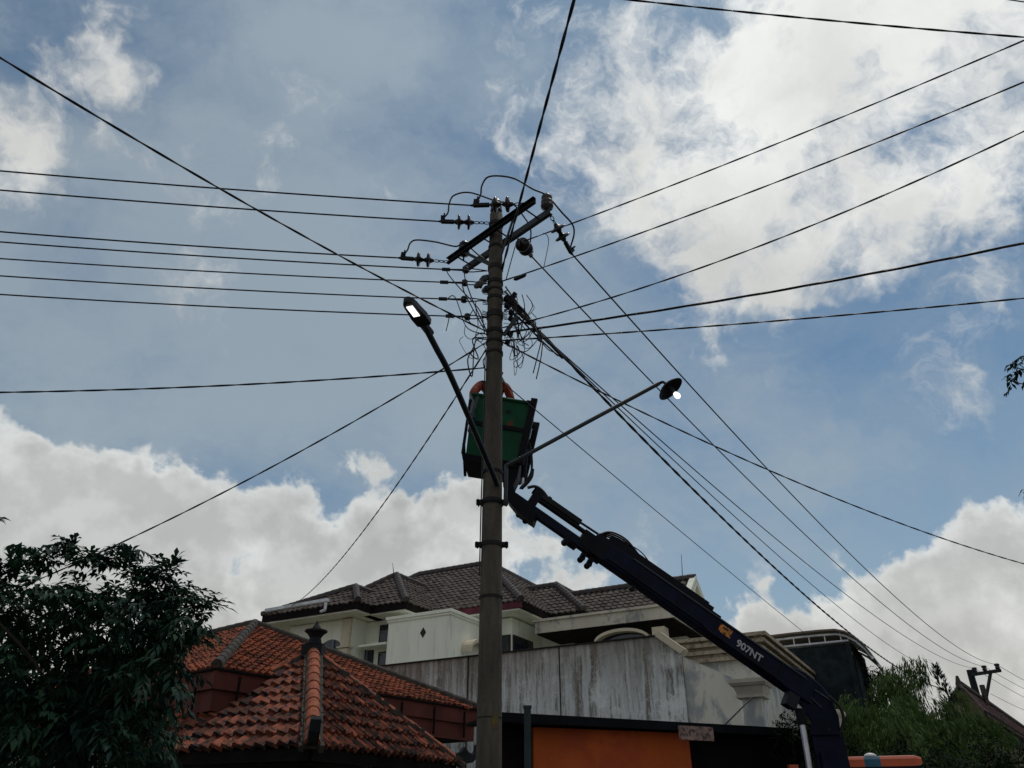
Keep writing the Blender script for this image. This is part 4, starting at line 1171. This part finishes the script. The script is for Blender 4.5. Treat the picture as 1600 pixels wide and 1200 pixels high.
# elbow and column
def PXP(lst, Y): return [PY(x, y, Y) for x, y in lst]
ve = V((.15, .38, 0))
m_ = MB(); m_.prism(PXP([(1228, 1079), (1236, 1040), (1258, 1050), (1283, 1070), (1298, 1090), (1310, 1118), (1314, 1150), (1268, 1150), (1267, 1128), (1250, 1100)], 11.75), ve); el = m_.build('elbow', 'navy', tr)
bv = el.modifiers.new('bevel', 'BEVEL'); bv.width = .02; bv.segments = 2
q0 = PY(1292, 1140, 11.78)
m_ = MB(); m_.hexa([V((q0.x - .24, q0.y - .02, .9)), V((q0.x + .26, q0.y - .02, .9)), V((q0.x + .40, q0.y + .38, .9)), V((q0.x - .12, q0.y + .38, .9)), V((q0.x - .22, q0.y, q0.z)), V((q0.x + .21, q0.y, q0.z)), V((q0.x + .34, q0.y + .36, q0.z)), V((q0.x - .1, q0.y + .36, q0.z))]); m_.build('column', 'navy', tr)
m_ = MB(); c_ = PY(1281, 1150, 11.74); m_.box((c_.x, c_.y, 1.75), (.07, .03, 1.5)); m_.build('column_rib', 'navy', tr)
m_ = MB(); a, b = PY(1250, 1108, 11.7), PY(1266, 1210, 11.65); m_.tube([a, a.lerp(b, .25)], .07, 10); m_.build('lift_cylinder', 'blackpaint', tr)
m_ = MB().tube([a.lerp(b, .2), b], .042, 10); m_.build('lift_rod', 'chrome', tr)
m_ = MB(); p = PY(1233, 1094, 11.7); m_.box(p, (.13, .14, .20), (bd, tow, bn)); m_.box(p + bd * .09 + bn * .04, (.05, .1, .26), (bd, tow, bn)); m_.build('valve_block', 'darksteel', tr)
m_ = MB()
for q in range(2): m_.tube(spline([PY(1296, 1088, 11.7 + q * .08), PY(1312, 1105, 11.7 + q * .08), PY(1318, 1125, 11.72 + q * .08), PY(1311, 1150, 11.78 + q * .08)], 8), .022, 7)
m_.build('hose', 'black', tr)
m_ = MB()
for x0, y0, x1, y1 in ((1255, 1078, 1284, 1106), (1273, 1078, 1297, 1094), (1261, 1092, 1268, 1098)):
    m_.tube([PY(x0, y0, 11.74), PY(x1, y1, 11.74)], .012, 5)
m_.build('scratched_rail', 'steel', tr)
# markings on the boom
def text_mesh(txt, size, org, X, Y, Z, name, m, parent):
    cu = bpy.data.curves.new(name, 'FONT'); cu.body = txt; cu.size = size; cu.extrude = .002; cu.offset = .0035; cu.align_x = 'LEFT'; cu.align_y = 'CENTER'
    tmp = bpy.data.objects.new(name, cu); COL.objects.link(tmp)
    dg = bpy.context.evaluated_depsgraph_get(); me = bpy.data.meshes.new_from_object(tmp.evaluated_get(dg))
    bpy.data.objects.remove(tmp); bpy.data.curves.remove(cu)
    root = V((0, 0, 0)); p = parent
    while p is not None: root = root + V(p.location); p = p.parent
    for v in me.vertices:
        v.co = V(org) + X * v.co.x + Y * v.co.y + Z * v.co.z - root
    me.materials.clear(); me.materials.append(MT[m])
    o = bpy.data.objects.new(name, me); COL.objects.link(o); o.parent = parent
    return o
text_mesh('907NT', .15, BP(tx(1151), -.055, .104), bd, bn, tow, 'model_lettering', 'lettering', ob)
m_ = MB(); m_.box(*bx(tx(1123), tx(1141), -.005, .125, .004, .103)); m_.build('warning_sticker', 'hazard', ob)
# bucket
def mixp(a, b, t): return V(a).lerp(V(b), t)
fTL, fTR, fBR, fBL = PY(739, 616, 10.45), PY(828, 630, 10.62), PY(807, 722, 10.5), PY(728, 709, 10.38)
off = V((.06, .86, .02))
bTL, bTR, bBR, bBL = fTL + off, fTR + off, fBR + off * .9, fBL + off * .9
ctr = (fTL + fBR + bTR + bBL) / 4
inr = lambda p, k_=.93: ctr + (p - ctr) * k_
upb = ((fTL - fBL) + (fTR - fBR)).normalized(); rt = (fTR - fTL).normalized(); fw = off.normalized()
m_ = MB()
o_ = [fBL, fBR, bBR, bBL, fTL, fTR, bTR, bTL]
i_ = [inr(p) for p in o_[:4]]; i_ = [p + upb * .02 for p in i_] + [inr(p) + upb * .035 for p in o_[4:]]
vs = o_ + i_
m_.add(vs, [(3, 2, 1, 0), (0, 1, 5, 4), (1, 2, 6, 5), (2, 3, 7, 6), (3, 0, 4, 7), (8, 9, 10, 11), (12, 13, 9, 8), (13, 14, 10, 9), (14, 15, 11, 10), (15, 12, 8, 11), (4, 5, 13, 12), (5, 6, 14, 13), (6, 7, 15, 14), (7, 4, 12, 15)])
bk = m_.build('bucket', 'green', tr)
m_ = MB()
rim = [fTL, fTR, bTR, bTL]
for i in range(4): m_.tube([rim[i], rim[(i + 1) % 4]], .032, 8)
m_.build('rim', 'green', bk, smooth=True)
m_ = MB()
for k_ in (.52,):
    L4 = [mixp(fBL, fTL, k_), mixp(fBR, fTR, k_), mixp(bBR, bTR, k_), mixp(bBL, bTL, k_)]
    for i in range(4):
        a, b = L4[i], L4[(i + 1) % 4]; d = (b - a).normalized(); m_.box((a + b) / 2, ((b - a).length + .03, .03, .07), (d, d.cross(upb).normalized(), upb))
m_.build('belt', 'blackpaint', bk)
m_ = MB()
for a, b in ((fBR, fTR), (bBR, bTR)):
    d = (b - a).normalized(); m_.box((a + b) / 2 + rt * .06 + upb * .03, ((b - a).length + .12, .07, .10), (d, fw, d.cross(fw)))
m_.box(fTR + rt * .02 + upb * .0, (.14, .08, .06), (rt, fw, upb))
m_.build('side_frame', 'blackpaint', bk)
m_ = MB()
for a, b in ((fBL, fTL), (bBL, bTL)):
    d = (mixp(a, b, .92) - a).normalized(); m_.tube([a - rt * .05, mixp(a, b, .9) - rt * .03], .025, 6)
m_.tube([mixp(fBL, fTL, .15) - rt * .05, bBL - rt * .1 - upb * .05], .025, 6)
m_.build('side_rail', 'blackpaint', bk)
m_ = MB(); pan = [fBL - rt * .07, fBR + rt * .05, bBR + rt * .05, bBL - rt * .07]
m_.hexa([p - upb * .11 + (ctr - p) * .06 for p in pan] + [p + upb * .015 for p in pan]); m_.build('floor_pan', 'blackpaint', bk)
m_ = MB(); p = mixp(mixp(fBL, fTL, .60), mixp(fBR, fTR, .60), .73) - fw * .004; m_.box(p, (.09, .006, .10), (rt, fw, upb)); m_.build('sticker', 'greyred', bk)
m_ = MB(); p = mixp(mixp(fBL, fTL, .80), mixp(fBR, fTR, .80), .66) - fw * .004; m_.box(p, (.07, .006, .05), (rt, fw, upb)); m_.build('sticker', 'netting', bk)
# levelling arm under the bucket, cylinder and hoses
m_ = MB(); m_.prism(PXP([(784, 722), (812, 722), (808, 745), (802, 758), (806, 772), (838, 800), (832, 816), (808, 800), (792, 780), (786, 760)], 10.55), V((.03, .26, 0))); m_.build('levelling_arm', 'blackpaint', tr)
a, b = PY(822, 692, 10.65), PY(816, 764, 10.62); m_ = MB(); m_.tube([a, a.lerp(b, .76)], .042, 10); m_.box(a + ZZ * .03, (.11, .12, .16)); m_.build('levelling_cylinder', 'blackpaint', tr)
MB().tube([a.lerp(b, .7), b], .02, 8).build('levelling_rod', 'chrome', tr)
m_ = MB()
for q in range(2): m_.tube(spline([PY(824 + q * 3, 692, 10.6), PY(829 + q * 2, 712, 10.6), PY(830 + q, 735, 10.6), PY(822 + q * 2, 752, 10.6), PY(812 + q * 2, 764, 10.62)], 6), .013, 6)
m_.tube(spline([PY(832, 733, 10.58), PY(830, 745, 10.58), PY(822, 756, 10.6), PY(814, 763, 10.6)], 6), .028, 8)
m_.build('hose', 'black', tr)
# cab roof, beacon bar and the rest of the truck below the frame
lb = PY(1362, 1191, 13.6); td = WW; tl = UU
lb_l, lb_r = PY(1292, 1191, 13.75), PY(1440, 1192, 13.3)
ld = (lb_r - lb_l); ld.z = 0; LL = ld.length; ld.normalize(); ln = V((-ld.y, ld.x, 0))
bc = (lb_l + lb_r) / 2
zb = lb.z
cabc = V((bc.x, bc.y, 0)) + ln * .3
m_ = MB(); m_.hexa([cabc + ld * i * .95 + ln * j * .8 + ZZ * .9 for i, j in ((-1, -1), (1, -1), (1, 1), (-1, 1))] + [cabc + ld * i * .85 + ln * j * .7 + ZZ * (zb - .13) for i, j in ((-1, -1), (1, -1), (1, 1), (-1, 1))]); m_.build('cab', 'cabwhite', tr)
m_ = MB(); m_.box(V((bc.x, bc.y, zb - .1)), (LL * .96, .26, .05), (ld, ln, ZZ)); lbx = m_.build('beacon_bar', 'blackpaint', tr)
def cap_bar(t0, t1, m, r=.085, taper=False):
    a, b = lb_l.lerp(lb_r, t0), lb_l.lerp(lb_r, t1)
    a.z = b.z = zb
    vs = []; prof = [(-.13, -.075), (-.13, .03), (-.10, .065), (-.05, .08), (.05, .08), (.10, .065), (.13, .03), (.13, -.075)]
    A_ = [a + ln * x + ZZ * y for x, y in prof]; B_ = [b + ln * x * (.75 if taper else 1) + ZZ * y * (.6 if taper else 1) for x, y in prof]
    m_ = MB(); n = len(prof)
    m_.add(A_ + B_, [(i, (i + 1) % n, (i + 1) % n + n, i + n) for i in range(n)] + [tuple(range(n - 1, -1, -1)), tuple(range(n, 2 * n))])
    return m_.build('beacon_lens', m, lbx)
cap_bar(0, .40, 'lightorange'); cap_bar(.40, .57, 'lightblue'); cap_bar(.57, .93, 'lightorange'); cap_bar(.93, 1.0, 'lightorange', taper=True)
m_ = MB(); c_ = lb_l.lerp(lb_r, .48); c_.z = zb + .07; m_._lathe(c_, ZZ, [(0, .10), (.03, .09), (.05, .06), (.06, .02)], 14); m_.build('beacon_dome', 'lightwhite', lbx, smooth=True)
bedc = cabc - ln * 3.2
MB().box(bedc + ZZ * .95, (2.0, 4.6, .12), (ld, ln, ZZ)).build('flatbed', 'blackpaint', tr)
MB().box(cabc - ln * 2.2 + ZZ * .7, (.8, 6.6, .25), (ld, ln, ZZ)).build('chassis', 'blackpaint', tr)
for i, j in ((-1, .1), (1, .1), (-1, -3.9), (1, -3.9)):
    m_ = MB()._lathe(cabc + ld * (i * .9 - .13) + ln * j + ZZ * .45, ld, [(0, .2), (.02, .42), (.05, .45), (.21, .45), (.24, .42), (.26, .2)], 20); wo_ = m_.build('wheel', 'rubber', tr)
m_ = MB(); p = PY(1239, 1199, 11.6); m_.box(p - ZZ * .02, (.12, .1, .1)); m_.build('tail_lamp', 'lightorange', tr)

# ---------------------------------------------------------------- the lineman in the bucket
def skin_body(name, nodes, edges, root_i, label, cat, matfn, mats, loc):
    me = bpy.data.meshes.new(name); me.from_pydata([V(n[0]) - V(loc) for n in nodes], edges, [])
    ob = bpy.data.objects.new(name, me); COL.objects.link(ob)
    md = ob.modifiers.new('skin', 'SKIN'); md.use_smooth_shade = True
    ly = me.skin_vertices[0].data
    for i, n in enumerate(nodes):
        r_ = n[1]; ly[i].radius = r_ if isinstance(r_, tuple) else (r_, r_); ly[i].use_root = (i == root_i)
    ss = ob.modifiers.new('sub', 'SUBSURF'); ss.levels = 2; ss.render_levels = 2
    dg = bpy.context.evaluated_depsgraph_get(); m2 = bpy.data.meshes.new_from_object(ob.evaluated_get(dg))
    bpy.data.objects.remove(ob)
    m2.materials.clear()
    for m in mats: m2.materials.append(MT[m])
    for p in m2.polygons: p.material_index = matfn(V(p.center) + V(loc)); p.use_smooth = True
    o = bpy.data.objects.new(name, m2); COL.objects.link(o); o.location = loc
    return tag(o, label, cat)


MT['skin'] = mat('skin', (.30, .17, .11), .6)
bf = (inr(fBL) + inr(fBR) + inr(bBL) + inr(bBR)) / 4 + V((-.05, -.10, .05))
shL, shR = PY(751, 600, 10.80), PY(791, 603, 10.85)
neck = (shL + shR) / 2 + ZZ * .07
head = neck + V((0, -.03, .14)); crown = head + V((0, -.01, .10))
pel = V((neck.x - .01, neck.y + .02, bf.z + .90)); chest = neck - ZZ * .20
elL = PY(739, 614, 10.55); haL = PY(737, 648, 10.40)
elR = PY(800, 628, 10.65); haR = PY(780, 585, 10.5)
nodes = [(pel, (.15, .12)), (pel.lerp(chest, .5), (.145, .11)), (chest, (.17, .12)), (neck, .062), (head, (.085, .10)), (crown, (.07, .085)),
         (shL, .085), (elL, .068), (mixp(elL, haL, .8), .036), (haL, (.045, .025)),
         (shR, .085), (elR, .06), (mixp(elR, haR, .8), .036), (haR, (.045, .025)),
         (pel + V((-.10, 0, -.08)), .10), (V((pel.x - .11, pel.y - .05, bf.z + .46)), .07), (V((pel.x - .11, pel.y + .0, bf.z + .08)), .045), (V((pel.x - .12, pel.y - .16, bf.z + .03)), .04),
         (pel + V((.10, 0, -.08)), .10), (V((pel.x + .11, pel.y - .05, bf.z + .46)), .07), (V((pel.x + .11, pel.y + .0, bf.z + .08)), .045), (V((pel.x + .12, pel.y - .16, bf.z + .03)), .04)]
edges = [(0, 1), (1, 2), (2, 3), (3, 4), (4, 5), (2, 6), (6, 7), (7, 8), (8, 9), (2, 10), (10, 11), (11, 12), (12, 13), (0, 14), (14, 15), (15, 16), (16, 17), (0, 18), (18, 19), (19, 20), (20, 21)]
# five fingers on each hand
for hi_, (h_, e_, i0) in enumerate(((haL, elL, 9), (haR, elR, 13))):
    d = (h_ - e_).normalized(); sd = d.cross(V((0, 1, 0))).normalized(); pl = d.cross(sd)
    for q, (o, ln_) in enumerate(((-.036, .055), (-.012, .07), (.012, .075), (.034, .066))):
        b0 = h_ + sd * o + d * .02
        i = len(nodes); nodes += [(b0, .012), (b0 + d * ln_ * .6, .0095), (b0 + d * ln_ * .8 + pl * .035, .0085)]
        edges += [(i0, i), (i, i + 1), (i + 1, i + 2)]
    i = len(nodes); b0 = h_ - sd * .045 - d * .02
    nodes += [(b0, .013), (b0 - sd * .025 + d * .03 + pl * .02, .010)]; edges += [(i0, i), (i, i + 1)]
hands = (haL, haR)
def pm(p):
    if min((p - h).length for h in hands) < .15: return 1
    if p.z > neck.z + .03: return 2
    if p.z > shL.z - .03 and .08 < abs(p.x - neck.x) < .215: return 3
    if p.z < elL.z - .03 and p.x < neck.x - .2: return 1
    return 0
man = skin_body('person', nodes, edges, 0, 'person in an orange coverall and grey gloves working in the green bucket behind the pole', 'person', pm, ['cloth', 'glove', 'skin', 'blackpaint'], V((pel.x, pel.y, bf.z)))
m_ = MB()._lathe(head + ZZ * .05, ZZ, [(0, .135), (.01, .138), (.02, .118), (.07, .11), (.11, .08), (.13, .03)], 18); m_.build('helmet', 'helmet', man, smooth=True)
m_ = MB()
for sg in (-1, 1): m_._lathe(head + V((sg * .035, -.09, .0)), V((0, -1, 0)), [(0, .014), (.008, .010), (.011, .002)], 8)
m_.prism([head + V((-.012, -.098, -.01)), head + V((.012, -.098, -.01)), head + V((.014, -.125, -.04)), head + V((-.014, -.125, -.04))], V((0, .02, -.01)))
m_.build('face', 'skin', man)
# hot stick hanging on the bucket side
st = MB(); a, b = PY(747, 620, 10.4), PY(736, 652, 10.32); st.tube([a, a.lerp(b, .5), b], [.022, .03, .022], 8); st.box(PY(738, 650, 10.3), (.07, .05, .08)); st.tube(spline([b, PY(733, 668, 10.32), PY(732, 674, 10.32), PY(737, 678, 10.34), PY(741, 668, 10.35)], 5), .012, 6)
tag(st.build('hand_tool', 'steel'), 'grey tool with a hooked strap hanging outside the left of the bucket', 'tool')


# ---------------------------------------------------------------- vegetation
def leaf(mb, p, d, up, L, W, droop, tone):
    """one leaf: two bent segments either side of a midrib"""
    sd = d.cross(up); sd = sd.normalized() if sd.length > 1e-3 else V((1, 0, 0)); up2 = sd.cross(d)
    q = p + d * L * .5 - V((0, 0, droop * L * .12)); e = p + d * L * .92 - V((0, 0, droop * L * .45))
    mb.tone = tone
    mb.add([p, q + sd * W * .5 + up2 * W * .12, q - sd * W * .5 + up2 * W * .12, q, e], [(0, 1, 3), (0, 3, 2), (3, 1, 4), (3, 4, 2)])


def rv(): 
    while True:
        v = V((random.uniform(-1, 1), random.uniform(-1, 1), random.uniform(-1, 1)))
        if .05 < v.length < 1: return v


def spray(mb, p, d, n, L, W, droop, tone):
    """a drooping shoot with leaves ranked along it"""
    d = d.normalized(); Ls = L * n * .16
    for i in range(n):
        t = i / max(1, n - 1)
        q = p + d * Ls * t - V((0, 0, droop * Ls * t * t * .5))
        sgn = 1 if i % 2 else -1
        sd = d.cross(ZZ); sd = sd.normalized() if sd.length > .1 else V((1, 0, 0))
        ld_ = (d * (.5 + .5 * t) + sd * sgn * (1.0 - .5 * t) + V((0, 0, .15 - droop * .5)) + rv() * .25).normalized()
        leaf(mb, q, ld_, (ZZ + rv() * .4).normalized(), L * random.uniform(.75, 1.15), W * random.uniform(.8, 1.15), droop, max(0, min(1, tone + random.uniform(-.25, .25))))


def limbs(mb, base, targets, r0, mid_f=.45, rtip=.012):
    for t in targets:
        t = V(t); mid = base.lerp(t, mid_f) + rv() * .15; mid.z += (t - base).length * .06
        pts = spline([base, mid, t], 5); n = len(pts)
        mb.tube(pts, [r0 * (1 - i / (n - 1)) ** .8 + rtip * (i / (n - 1)) for i in range(n)], 6)


# left tree
tb = PY(110, 1200, 8.3); tb.z = 0
lt = thing('broadleaf_tree', tb, 'dark broad leaved tree with drooping leaf sprays at the lower left', 'tree')
clumps = [(-5, 895, 8), (25, 890, 8.2), (40, 870, 8.0), (68, 882, 7.9), (98, 858, 7.8), (112, 868, 8.1), (150, 880, 7.9), (182, 872, 8), (196, 868, 8.2), (215, 900, 8), (240, 900, 8.1), (252, 893, 7.9), (280, 934, 8), (304, 938, 8.1), (298, 965, 7.9), (286, 985, 8.1), (262, 945, 8.3), (230, 940, 8)]
for yy in range(930, 1215, 32):
    xr = 292 if yy < 1010 else (278 - (yy - 1010) * .15)
    x = -40 + random.uniform(0, 20)
    while x < xr:
        clumps.append((x, yy + random.uniform(-14, 14), random.uniform(7.3, 9.0)))
        x += random.uniform(19, 31)
mbf = MB(); tg = []
for px, py, Y in clumps:
    c_ = PY(px, py, Y); tg.append(c_)
    ton = random.uniform(.05, .75)
    edge = py < 950 or px > 285
    for q in range(13 if edge else 17):
        v = rv(); v.z = abs(v.z) * .8 - .1 if edge else v.z
        p = c_ + rv() * (.13 if edge else .24)
        lf = random.uniform(.085, .15)
        spray(mbf, p, (v.normalized() + V((0, 0, .25))), random.randint(6, 10), lf, lf * .38, random.uniform(.6, 1.3), ton)
# the upright frond that breaks the outline, and side shoots
for px, py, dx_, dz_ in ((105, 886, .03, 1), (60, 902, -.3, .9), (190, 896, .15, .9), (250, 905, .5, .8), (305, 942, .9, .3), (298, 975, .8, -.2), (20, 900, -.2, .8), (-40, 800, 1, -.1)):
    p = PY(px, py, 7.9); d = V((dx_, -.1, dz_))
    for q in range(3): spray(mbf, p + rv() * .03, d + rv() * .15, 11, .17, .05, .5, .45)
mbf.build('crown', 'leaf', lt)
m_ = MB(); fk = V((tb.x, tb.y, 2.0)); m_.tube([tb, tb.lerp(fk, .5) + V((.05, 0, 0)), fk], [.19, .15, .13], 10)
limbs(m_, fk, tg[::9], .028, .5, .006); m_.build('trunk', 'bark', lt)

# branch entering at the right edge, from a tree standing outside the picture
rb = V((7.6, 6.8, 0)); rt_ = thing('roadside_tree', rb, 'leafy branch tips reaching in at the right edge', 'tree')
mbf = MB(); tg = []
for px, py, n in ((1588, 575, 6), (1580, 595, 4), (1598, 560, 6), (1612, 590, 10), (1640, 570, 14), (1660, 600, 14), (1606, 764, 5), (1640, 760, 10)):
    c_ = PY(px, py, 6.6); tg.append(c_)
    for q in range(n): spray(mbf, c_ + rv() * .07, V((-.4, 0, -.4)) + rv() * .9, 5, .075, .034, .9, random.uniform(.1, .6))
for q in range(60):
    c_ = rb + V((random.uniform(-.6, 1.8), random.uniform(-1, 1.2), random.uniform(4.6, 7.4)))
    if c_.x / max(c_.y, 1) < .92: continue
    for j in range(6): spray(mbf, c_ + rv() * .3, rv(), 7, .12, .04, .8, random.uniform(.1, .6))
mbf.build('crown', 'darkleaf', rt_)
m_ = MB(); m_.tube([rb, rb + V((.2, 0, 2.5)), rb + V((.1, 0, 5))], [.16, .13, .09], 8); limbs(m_, rb + V((.1, 0, 4.6)), tg, .016, rtip=.005); m_.build('trunk', 'bark', rt_)


# bamboo clumps: culms arching out with feathery leaf plumes
def bamboo(px, py_top, Y, hgt, spread, n, label, tone, seed):
    random.seed(seed)
    base = PY(px, py_top, Y); zt = base.z; base.z = 0
    t = thing('bamboo_clump', base, label, 'bamboo', 'bamboo clumps behind the truck')
    mbf = MB(); 
    for i in range(n):
        a = random.uniform(0, 2 * pi); r = spread * sqrt(random.random()); h = zt * random.uniform(.62, 1.0) * (1 - .25 * (r / spread) ** 2)
        tip = base + V((cos(a) * r, sin(a) * r * .7, h)); b = base + V((cos(a) * r * .15, sin(a) * r * .15, 0))
        mid = V((b.x * .7 + tip.x * .3, b.y * .7 + tip.y * .3, h * .72))
        pts = spline([b, mid, tip + ZZ * .0, tip + V((cos(a), sin(a), 0)) * .45 - ZZ * .35], 6)
        if i < 14: MB().tube(pts, [.035 * (1 - j / len(pts)) + .006 for j in range(len(pts))], 5).build('culm', 'culm', t)
        for j in range(9, len(pts)):
            for q in range(9):
                p = pts[j] + rv() * .30
                d0 = V((cos(a), sin(a), 0)) * .5 + rv() * .8 - ZZ * .7
                for s_ in range(5):
                    leaf(mbf, p + rv() * .10, (d0 + rv() * .6).normalized(), (ZZ + rv() * .5).normalized(), random.uniform(.12, .24), .028, .9, max(0, min(1, tone + random.uniform(-.35, .35))))
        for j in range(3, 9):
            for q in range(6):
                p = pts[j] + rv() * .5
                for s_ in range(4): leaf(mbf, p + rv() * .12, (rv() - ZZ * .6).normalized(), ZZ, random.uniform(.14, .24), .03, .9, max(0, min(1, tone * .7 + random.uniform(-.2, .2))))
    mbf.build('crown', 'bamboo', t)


bamboo(1352, 1062, 20, 0, 1.5, 30, 'yellow green bamboo plumes beside the crane column', .65, 11)
bamboo(1428, 1030, 22, 0, 1.6, 38, 'tallest bamboo clump with feathery tips against the cloud', .45, 12)
bamboo(1456, 1058, 24, 0, .95, 26, 'bamboo clump with brownish tips left of the gabled roof', .7, 13)
random.seed(21)
# round dark tree between awning and bamboo
p = PY(1345, 1034, 25); tb = V((p.x, p.y, 0)); t = thing('round_tree', tb, 'small round topped dark tree between the awning and the bamboo', 'tree')
mbf = MB(); tg = []
for i in range(46):
    v = rv(); c_ = V((p.x, p.y, p.z - .75)) + V((v.x * .85, v.y * .8, v.z * .75)); tg.append(c_)
    for q in range(8): spray(mbf, c_ + rv() * .18, rv(), 6, .15, .05, .6, random.uniform(.1, .7))
mbf.build('crown', 'darkleaf', t); m_ = MB().tube([tb, tb + ZZ * (p.z - 1.2)], [.14, .08], 8); limbs(m_, tb + ZZ * (p.z - 1.5), tg[::6], .04); m_.build('trunk', 'bark', t)
# narrow pointed tree
p = PY(1461, 1040, 23.0); tb = V((p.x, p.y, 0)); t = thing('pointed_tree', tb, 'narrow pointed dark tree leaning beside the bamboo', 'tree')
mbf = MB()
for i in range(420):
    f_ = random.random(); h = p.z * (.55 + .45 * f_); r = .30 * (1 - f_) ** .8 + .02
    a = random.uniform(0, 2 * pi); c_ = V((p.x + (1 - f_) * .35 + cos(a) * r, p.y + sin(a) * r, h))
    for q in range(3): leaf(mbf, c_, (V((cos(a), sin(a), 1.4)) + rv() * .4).normalized(), ZZ, .16, .03, 0, random.uniform(.1, .8))
mbf.build('crown', 'cypress', t); MB().tube([tb + V((.6, 0, 0)), tb + V((.35, 0, p.z * .6)), tb + V((.1, 0, p.z * .92))], [.08, .05, .02], 6).build('trunk', 'bark', t)


def bush(px, py, Y, rad, label, m, tone, n=60, name='shrub', L=.12, sz=.8):
    p = PY(px, py, Y); b = V((p.x, p.y, 0)); t = thing(name, b, label, 'shrub', None)
    mbf = MB(); tg = []
    for i in range(n):
        v = rv(); c_ = V((p.x + v.x * rad, p.y + v.y * rad, p.z - rad * sz + v.z * rad * sz)); tg.append(c_)
        for q in range(7): spray(mbf, c_ + rv() * .15, rv(), 6, L, L * .33, .5, max(0, min(1, tone + random.uniform(-.3, .3))))
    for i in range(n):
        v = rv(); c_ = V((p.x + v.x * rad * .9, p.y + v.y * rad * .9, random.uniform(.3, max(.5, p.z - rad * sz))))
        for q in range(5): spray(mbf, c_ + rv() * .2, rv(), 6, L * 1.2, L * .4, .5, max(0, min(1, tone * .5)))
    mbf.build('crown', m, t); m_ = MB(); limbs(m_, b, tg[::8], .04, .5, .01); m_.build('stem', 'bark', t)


bush(1238, 1108, 12.7, .40, 'dark mossy shrub behind the lift cylinder of the crane', 'shrub', .15, 50, L=.08)
bush(1385, 1156, 17.5, 1.15, 'dense dark green shrub above the orange beacon bar', 'shrub', .3, 70)
bush(1480, 1146, 18, 1.35, 'tall dark shrub below the narrow pointed tree', 'darkleaf', .35, 80)
bush(1560, 1150, 17, 1.1, 'yellowish green shrub in the lower right corner', 'shrub', .75, 70)
bush(1330, 1158, 18, .8, 'shrub just right of the crane column', 'shrub', .55, 50)
bush(1640, 1150, 17, 1.0, 'dark shrub at the right end of the shrub row', 'darkleaf', .2, 40)

# ---------------------------------------------------------------- far house at the right edge
fh_a = PY(1499, 1070, 33); 
fh = thing('gabled_house', (fh_a.x, fh_a.y, 0), 'distant house with a red brown roof, small gable and pointed finial', 'house')
hx = V((.88, -.47, 0)); hy = V((.47, .88, 0))
ap = fh_a; e_r = PY(1660, 1168, 31.0)
e0 = PY(1545, 1122, 29.5); e1 = PZ(1650, 1186, e0.z)
ap2 = ap + (e1 - e0)
mb = MB(); tile_face(mb, (e0, e1, ap2, ap), .26, .3, .02, .03, 4, (.6, 1.3), .1)
mb.build('roof', 'redbrown', fh)
rr = MB(); ridge_caps(rr, ap2 + ZZ * .03, ap + ZZ * .03, .12, .4, (0, 0)); rr.build('ridge', 'mortar', fh)
m_ = MB(); m_.prism([PY(1482, 1150, 32.6), PY(1546, 1150, 31.2), PY(1541, 1118, 31.3), ap - ZZ * .05 + V((0, -.05, 0)), PY(1480, 1108, 33)], V((.3, .5, 0))); m_.build('gable_wall', 'olive', fh)
m_ = MB()
for a, b in (((1476, 1112, 32.9), (1499, 1070, 32.9)), ((1499, 1070, 32.9), (1546, 1118, 31))):
    A_, B_ = PY(*a), PY(*b); m_.tube([A_, B_], .07, 6)
m_.tube([PY(1503, 1072, 32.9), PY(1508, 1086, 32.9)], .03, 5); m_.build('gable_board', 'mortar', fh)
m_ = MB().tube([PY(1499, 1072, 32.95), PY(1497, 1064, 32.95), PY(1495, 1056, 32.95)], [.13, .10, .05], 6); m_.build('finial', 'mortar', fh)
hd = (e1 - e0).normalized(); hn = ZZ.cross(hd)
MB().add([V((p_.x, p_.y, z_)) + hn * o_ for p_, o_ in ((e0, .12), (e1, .12), (e1, .4), (e0, .4)) for z_ in (0, e0.z - .02)], [(0, 2, 3, 1), (2, 4, 5, 3), (4, 6, 7, 5), (6, 0, 1, 7), (1, 3, 5, 7)]).build('wall', 'olive', fh)
MB().box((e0 + e1) / 2 - ZZ * .12 + hn * .06, ((e1 - e0).length, .05, .75), (hd, hn, ZZ)).build('eave_board', 'darkwood', fh)
p = PY(1535, 1074, 36); MB().box(p - ZZ * .3, (.16, .16, .8)).build('chimney', 'mortar', fh)

# far utility pole with its crossarm on one side
f0 = PY(1515, 1047, FAR_Y); fp = thing('utility_pole', (f0.x, f0.y, 0), 'distant utility pole with a one sided crossarm and three insulators behind the far roof', 'utility pole')
MB()._lathe(V((f0.x, f0.y, 0)), ZZ, [(0, .28), (f0.z, .19)], 12).build('shaft', 'darksteel', fp)
a, b = PY(1517, 1054.5, FAR_Y - .1), PY(1563, 1047.5, FAR_Y - 2.4)
cd = (b - a).normalized()
MB().box((a + b) / 2, ((b - a).length, .14, .18), (cd, ZZ.cross(cd).normalized(), cd.cross(ZZ.cross(cd).normalized()))).build('crossarm', 'darksteel', fp)
a, b = PY(1548, 1050, FAR_Y - 1.6), PY(1541, 1090, FAR_Y - .6); MB().tube([a, b], .10, 6).build('brace', 'steel', fp)
for p in fi: MB()._lathe(p - ZZ * .28, ZZ, [(0, .06), (.05, .13), (.12, .13), (.16, .09), (.22, .15), (.30, .14), (.33, .06)], 10).build('pin_insulator', 'porcelain', fp, smooth=True)
